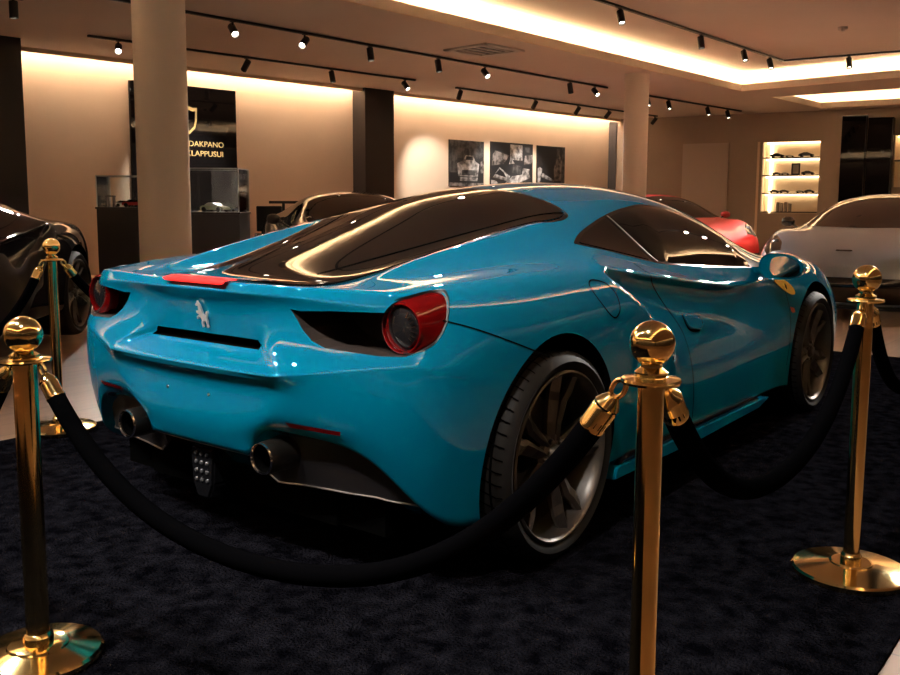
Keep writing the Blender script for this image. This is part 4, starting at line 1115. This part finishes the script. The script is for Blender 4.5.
def rope(a, b, zlow, label, rr=.0208, skew=.5):
    (pa, ra), (pb, rb) = a, b
    d = Vector((pb.x-pa.x, pb.y-pa.y, 0)).normalized()
    A = pa + d*ra + Vector((0,0,-.004)); B = pb - d*rb + Vector((0,0,-.004))
    o = empty('velvet_rope', A); tag(o, label, 'rope', 'black velvet ropes')
    # hanging curve through both hooks with its lowest point at zlow
    n = 60; L = (Vector((B.x-A.x, B.y-A.y, 0))).length
    sa, sb = A.z-zlow, B.z-zlow
    k = math.sqrt(sa)/(math.sqrt(sa)+math.sqrt(sb)); s0 = L*k
    pts = []
    for i in range(n+1):
        s = L*(.5-.5*math.cos(PI*i/n)) if False else L*i/n
        q = (s-s0)/(s0 if s < s0 else L-s0); hgt = (sa if s < s0 else sb)
        z = zlow + hgt*(.62*q*q+.38*q**4)
        pts.append(Vector((A.x+d.x*s, A.y+d.y*s, z)))
    # arc-length split: hook, brass end, velvet
    acc = [0]
    for p, q in zip(pts, pts[1:]): acc.append(acc[-1]+(q-p).length)
    T = acc[-1]
    def at(s):
        for i in range(n):
            if acc[i] <= s <= acc[i+1]: return pts[i].lerp(pts[i+1], (s-acc[i])/(acc[i+1]-acc[i]))
        return pts[-1]
    h0, h1 = .030, .094
    tube('velvet', [at(h1-.02+(T-2*h1+.04)*i/70)-A for i in range(71)], rr, MVELVET, o, 16)
    for s0_, sg in ((0, 1), (T, -1)):
        a0 = at(s0_+sg*h0)-A; a1 = at(s0_+sg*h1)-A
        L2 = (a1-a0).length
        lathe('rope_end', [(0, 0), (.010, 0), (.014, .006), (.017, .010), (.019, .014), (.0212, .018), (.0198, .022), (.0212, .026), (.0208, L2-.008), (.0222, L2-.004), (.0218, L2), (.017, L2)], MGOLD, o, 28, frame_to(a0, a1), .6)
        c0 = at(s0_)-A; mid = at(s0_+sg*h0*.55)-A
        t_ = (a0-c0).normalized(); up_ = Vector((0,0,1)); nx_ = (up_-t_*up_.dot(t_)).normalized()
        ctr = c0+t_*.016
        tube('hook', [ctr + .016*math.cos(q)*t_ + .010*math.sin(q)*nx_ for q in np.linspace(0, 2*PI*.97, 18)], .0042, MGOLD, o, 8)
    return o
rope(tA, tB, .405, 'long black velvet rope sagging in front of the blue car\'s rear bumper')
rope(tB, tC, .53, 'black velvet rope sagging between the nearest post and the right post')
rope(tC, tF, .47, 'black velvet rope leading from the right post out of the picture')
rope(tA, tE, .30, 'black velvet rope leading from the front left post out at the left')
rope(tD, tE, .42, 'black velvet rope from the left rear post out past the black car')
rope(tD, tG, .40, 'black velvet rope from the left rear post behind the blue car')

# ------------------------------------------------------------------ the other cars
def other_car(name, label, paint, loc, rz, warp=None, front=None, glass=MGLASS, spoke=MRIM, lamps=True, roof=None, scale=1.):
    e = empty(name, (loc[0], loc[1], 0), rz); tag(e, label, 'car'); e.scale = (scale,)*3
    cage = car_cage(warp)
    me = subdivided(cage, 2); me.polygons.foreach_set('use_smooth', [True]*len(me.polygons))
    Bq = bvh_of(me)
    cs = []
    for s in (-1, 1):
        y0, y1 = (-1.3, -.60) if s < 0 else (.60, 1.3)
        cs.append((cyl_bm((-.012, .345), .362, y0, y1, .385, 48), 1)); cs.append((cyl_bm((2.645, .34), .372, y0, y1, .38, 48), 1))
    sk, _ = cut(me.copy(), cs, [paint, MARCH])
    link('body', sk, None, e)
    for s in (-1, 1):
        wheel(e, 0, s*.82, .334, .29, s, spin=.4, detail=False, zc=.345, rim=spoke); wheel(e, 2.65, s*.832, .330, .245, s, spin=.2, detail=False, zc=.340, rim=spoke)
    for s in (1, -1):
        f = (lambda P: P) if s > 0 else mir
        lo = catmull([(.49,-.72,.985),(.93,-.80,.900),(1.3,-.81,.868),(1.7,-.80,.838),(2.10,-.78,.806)], 4)
        up = catmull([(.49,-.72,.99),(.62,-.70,1.03),(.88,-.66,1.09),(1.31,-.62,1.13),(1.6,-.63,1.09),(1.85,-.67,1.005),(2.10,-.77,.812)], 4)
        strip_patch('side_window', Bq, (f(lo), f(up)), 0, s, glass, e, .004, 40, 8, (0, s*.95, -.3))
    strip_patch('rear_window', Bq, symx(RW[2:]), 0, 1, glass, e, .004, 30, 14, (0, 0, -1))
    strip_patch('windshield', Bq, symx([(1.62,.03),(1.63,.2),(1.66,.42),(1.72,.56),(2.0,.625),(2.25,.655),(2.42,.655),(2.56,.60),(2.66,.40),(2.70,.04)]), 0, 1, glass, e, .004, 40, 20, (0, 0, -1))
    if lamps:
        for s in (1, -1):
            f = (lambda P: P) if s > 0 else mir
            lo = [(3.02,-.84,.74),(3.2,-.83,.69),(3.35,-.80,.63),(3.46,-.74,.575)]; up = [(3.02,-.82,.75),(3.12,-.74,.76),(3.3,-.64,.70),(3.46,-.60,.60)]
            hl = strip_patch('headlamp', Bq, (f(lo), f(up)), 0, s, MLENS, e, .004, 16, 6, (-.25, 0, -1))
            h = hit(Bq, (3.28, -s*.72, 1.5), (0, 0, -1))
            if h: lathe('projector', [(0, .012), (.03, .010), (.045, 0)], MDOT, hl, 20, frame_to(h+Vector((0,0,.002)), h+Vector((.1, -s*.03, .12))))
    for s in (1, -1):
        mh = lathe('mirror_housing', [(0, -.075), (.04, -.07), (.058, -.03), (.058, .02), (.045, .06), (0, .075)], MBLACK if roof is None else roof, e, 20, Matrix.Translation((1.97, -s*.99, .90)) @ Matrix.Rotation(PI/2, 4, 'X'), 1.2)
        tube('mirror_arm', [(2.08, -s*.80, .80), (2.02, -s*.88, .84), (1.98, -s*.96, .885)], .014, MBLACK, e, 8)
        bm = bmesh.new(); bm.faces.new([bm.verts.new((1.912, -s*.99+.06*math.cos(q), .90+.045*math.sin(q))) for q in np.linspace(0, 2*PI, 20, endpoint=False)])
        from_bm('mirror_glass', bm, MMIRROR, mh)
    # dark lower nose and intakes
    lo = [(3.3, -.93, .16)]
    if front:
        z0, z1, m_ = front
        strip_patch('lower_grille', Bq, ([(4, -.80, z0), (4, .80, z0)], [(4, -.80, z1), (4, .80, z1)]), 1, 1, m_, e, .006, 30, 8, (-1, 0, 0))
    # splitter
    bm = bmesh.new(); prism_bm(bm, [Vector(p) for p in ((3.05,-.88,.10),(3.5,-.80,.10),(3.68,-.5,.10),(3.74,0,.10),(3.68,.5,.10),(3.5,.80,.10),(3.05,.88,.10))], (0,0,.025))
    from_bm('splitter', bm, MDARK, e)
    return e
def origin_for(pt, local, ang, k=1.):
    ca, sa = math.cos(ang), math.sin(ang)
    return (pt.x-k*(ca*local[0]-sa*local[1]), pt.y-k*(sa*local[0]+ca*local[1]))
for (u_, D_, loc_, ang_, k_, nm_, lab_, paint_, kw_) in CARS:
    an = math.radians(ang_); pt = atd(u_, 240, D_); o_ = origin_for(pt, loc_, an, k_)
    oc_ = other_car(nm_, 'car' and lab_, {'s': MSILVER, 'r': MREDP, 'b': MBLKP, 'g': MGRAPH}[paint_], o_, an, scale=k_, **kw_)
    if paint_ == 's':
        h_ = hit(bvh_of(subdivided(car_cage(), 2)), (3.40, 0, 2), (0, 0, -1))
        n_h = Vector((.35, 0, 1)).normalized()
        prism('badge', [h_+n_h*.002+Vector((x, y, -.35*x)) for x, y in ((-.012,-.075),(-.012,.075),(.012,.075),(.012,-.075))], n_h*.004, MBLACK, oc_)

# ------------------------------------------------------------------ display pedestals, glass cases and the models in them
MPED = mat('dark_brown_plinth', (.018, .014, .014), .4)
MCASE = glass_mat('case_glass', (.93, .95, .95))
MEDGEG = mat('glass_edge', (.55, .6, .58), .15, 0, .5, alpha=1)
def pedestal(u0, u1, vtop, vcase, D, label, clabel, depth=.42):
    a = atd(u0, vtop, D); b = atd(u1, vtop, D); zt = a.z
    ux = Vector((b.x-a.x, b.y-a.y, 0)); wdt = ux.length; ux.normalize(); uy = Vector((-ux.y, ux.x, 0))
    if uy.dot(Vector((a.x, a.y, 0))-Vector((CP.x, CP.y, 0))) < 0: uy = -uy
    c = Vector((a.x, a.y, 0))+ux*wdt/2+uy*depth/2; ang = math.atan2(ux.y, ux.x)
    o = empty('pedestal', c, ang); tag(o, label, 'pedestal')
    box('column_body', (0, 0, .05+(zt-.07)/2), (wdt-.02, depth-.02, zt-.07), MPED, o, .004)
    box('plinth', (0, 0, .025), (wdt-.06, depth-.06, .05), MGAP, o)
    box('top_board', (0, 0, zt-.01), (wdt, depth, .02), MPED, o, .003)
    hc = atd((u0+u1)/2, vcase, D).z - zt
    g = empty('glass_case', (c.x, c.y, zt), ang); tag(g, clabel, 'display case')
    w2, d2 = wdt/2-.015, depth/2-.015
    for (cx_, cy_, sx, sy) in ((0, -d2, 2*w2, .006), (0, d2, 2*w2, .006), (-w2, 0, .006, 2*d2-.008), (w2, 0, .006, 2*d2-.008)):
        box('glass_pane', (cx_, cy_, hc/2), (sx, sy, hc), MCASE, g)
    box('glass_lid', (0, 0, hc+.003), (2*w2+.006, 2*d2+.006, .006), MCASE, g)
    for sx in (-1, 1):
        for sy in (-1, 1): box('edge_strip', (sx*w2, sy*d2, hc/2), (.009, .009, hc), MEDGEG, g)
    for sy in (-1, 1): box('edge_strip', (0, sy*d2, hc), (2*w2, .009, .009), MEDGEG, g)
    for sx in (-1, 1): box('edge_strip', (sx*w2, 0, hc), (.009, 2*d2, .009), MEDGEG, g)
    return c, zt, ux, uy, wdt
c, zt, ux, uy, wdt = pedestal(95, 143, 207, 176, 9.6, 'dark brown pedestal left of the round column', 'clear glass case holding the red and white models left of the column')
def modelcar(p, L, ux, m, m2, label):
    o = empty('model_car', p, math.atan2(ux.y, ux.x)); tag(o, label, 'model car')
    W = L*.42; X = Vector((1,0,0)); Y = Vector((0,1,0))
    prism('body', [X*(x*L)-Y*W/2+Vector((0,0,z*L)) for x, z in [(-.5,.07),(-.5,.18),(-.38,.21),(.2,.21),(.46,.16),(.5,.08)]], Y*W, m, o, L*.025)
    prism('cabin', [X*(x*L)-Y*W*.42+Vector((0,0,z*L)) for x, z in [(-.36,.21),(-.2,.31),(.05,.31),(.22,.21)]], Y*W*.84, m2, o, L*.02)
    for sx in (-.31, .31):
        for sy in (-1, 1):
            cc = X*(sx*L)+Y*(sy*W*.48)+Vector((0,0,.085*L)); rod('wheel', cc-Y*.012*sy, cc+Y*.012*sy, .085*L, MTYRE, o, 14)
    return o
modelcar(c+ux*.10+Vector((0,0,zt+.0)), .26, ux, mat('model_red', (.55,.02,.02), .3, 0, .6), MLENS, 'small red model car in the left glass case')
modelcar(c-ux*.06+uy*.10+Vector((0,0,zt+.0)), .22, (ux+uy*.6).normalized(), mat('model_white', (.7,.68,.64), .3, 0, .6), MLENS, 'small white model car behind the red one in the left case')
o = empty('display_stand', c-ux*.155-uy*.02+Vector((0,0,zt)), math.atan2(ux.y, ux.x)); tag(o, 'tiny dark stand at the left end of the left glass case', 'stand')
box('stand_top', (0,0,.115), (.09,.07,.012), MDARK, o)
for sx in (-.036, .036): box('leg', (sx, 0, .055), (.010, .06, .11), MDARK, o)
c, zt, ux, uy, wdt = pedestal(172, 240, 212, 168.5, 9.0, 'dark brown pedestal right of the round column, below the gold letters', 'clear glass case holding the pale green model right of the column', .5)
modelcar(c+ux*.03+Vector((0,0,zt)), .30, (ux-uy*.5).normalized(), mat('model_cream', (.62,.66,.45), .3, 0, .6), mat('model_pale_top', (.7,.68,.6), .3, 0, .5), 'pale green and cream model car in the right glass case')
modelcar(c+ux*.24+uy*.12+Vector((0,0,zt)), .16, ux, MSILVER, MLENS, 'small silver model car at the right end of the right case')

# ------------------------------------------------------------------ bar table and seat behind the graphite car
tq = atd(294, 201, 14.); tz = tq.z
o = empty('bar_table', (tq.x, tq.y, 0), math.atan2(_r2.y, _r2.x)); tag(o, 'dark high bar table behind the graphite car by the beige wall', 'table')
box('table_top', (0, 0, tz-.02), (.68, .45, .04), MDARK, o, .004)
for sx in (-.16, .16):
    box('leg', (sx, 0, (tz-.04)/2), (.04, .04, tz-.04), MDARK, o, .003)
box('foot', (0, 0, .012), (.55, .38, .024), MDARK, o)
sq = atd(268, 214, 13.2)
o = empty('bar_chair', (sq.x, sq.y, 0), math.atan2(_r2.y, _r2.x)+.3); tag(o, 'dark chair at the left of the high bar table', 'chair')
box('seat', (0, 0, .66), (.36, .36, .06), MDARK, o, .015); box('backrest', (0, -.17, .90), (.36, .04, .36), MDARK, o, .015)
for sx in (-.15, .15):
    for sy in (-.15, .15): rod('leg', (sx, sy, 0), (sx, sy, .64), .014, MDARK, o, 10)
w = bpy.data.worlds.new('world'); sc.world = w; w.use_nodes = True
w.node_tree.nodes['Background'].inputs[0].default_value = (1,.8,.65,1); w.node_tree.nodes['Background'].inputs[1].default_value = 0.0
vs = sc.view_settings; vs.view_transform = 'Standard'; vs.look = 'None'; vs.gamma = 1; vs.use_curve_mapping = False; vs.exposure = EXPO
sc.cycles.use_denoising = True
sc.cycles.max_bounces = 8; sc.cycles.diffuse_bounces = 4; sc.cycles.glossy_bounces = 5; sc.cycles.transparent_max_bounces = 12
sc.cycles.sample_clamp_indirect = 6
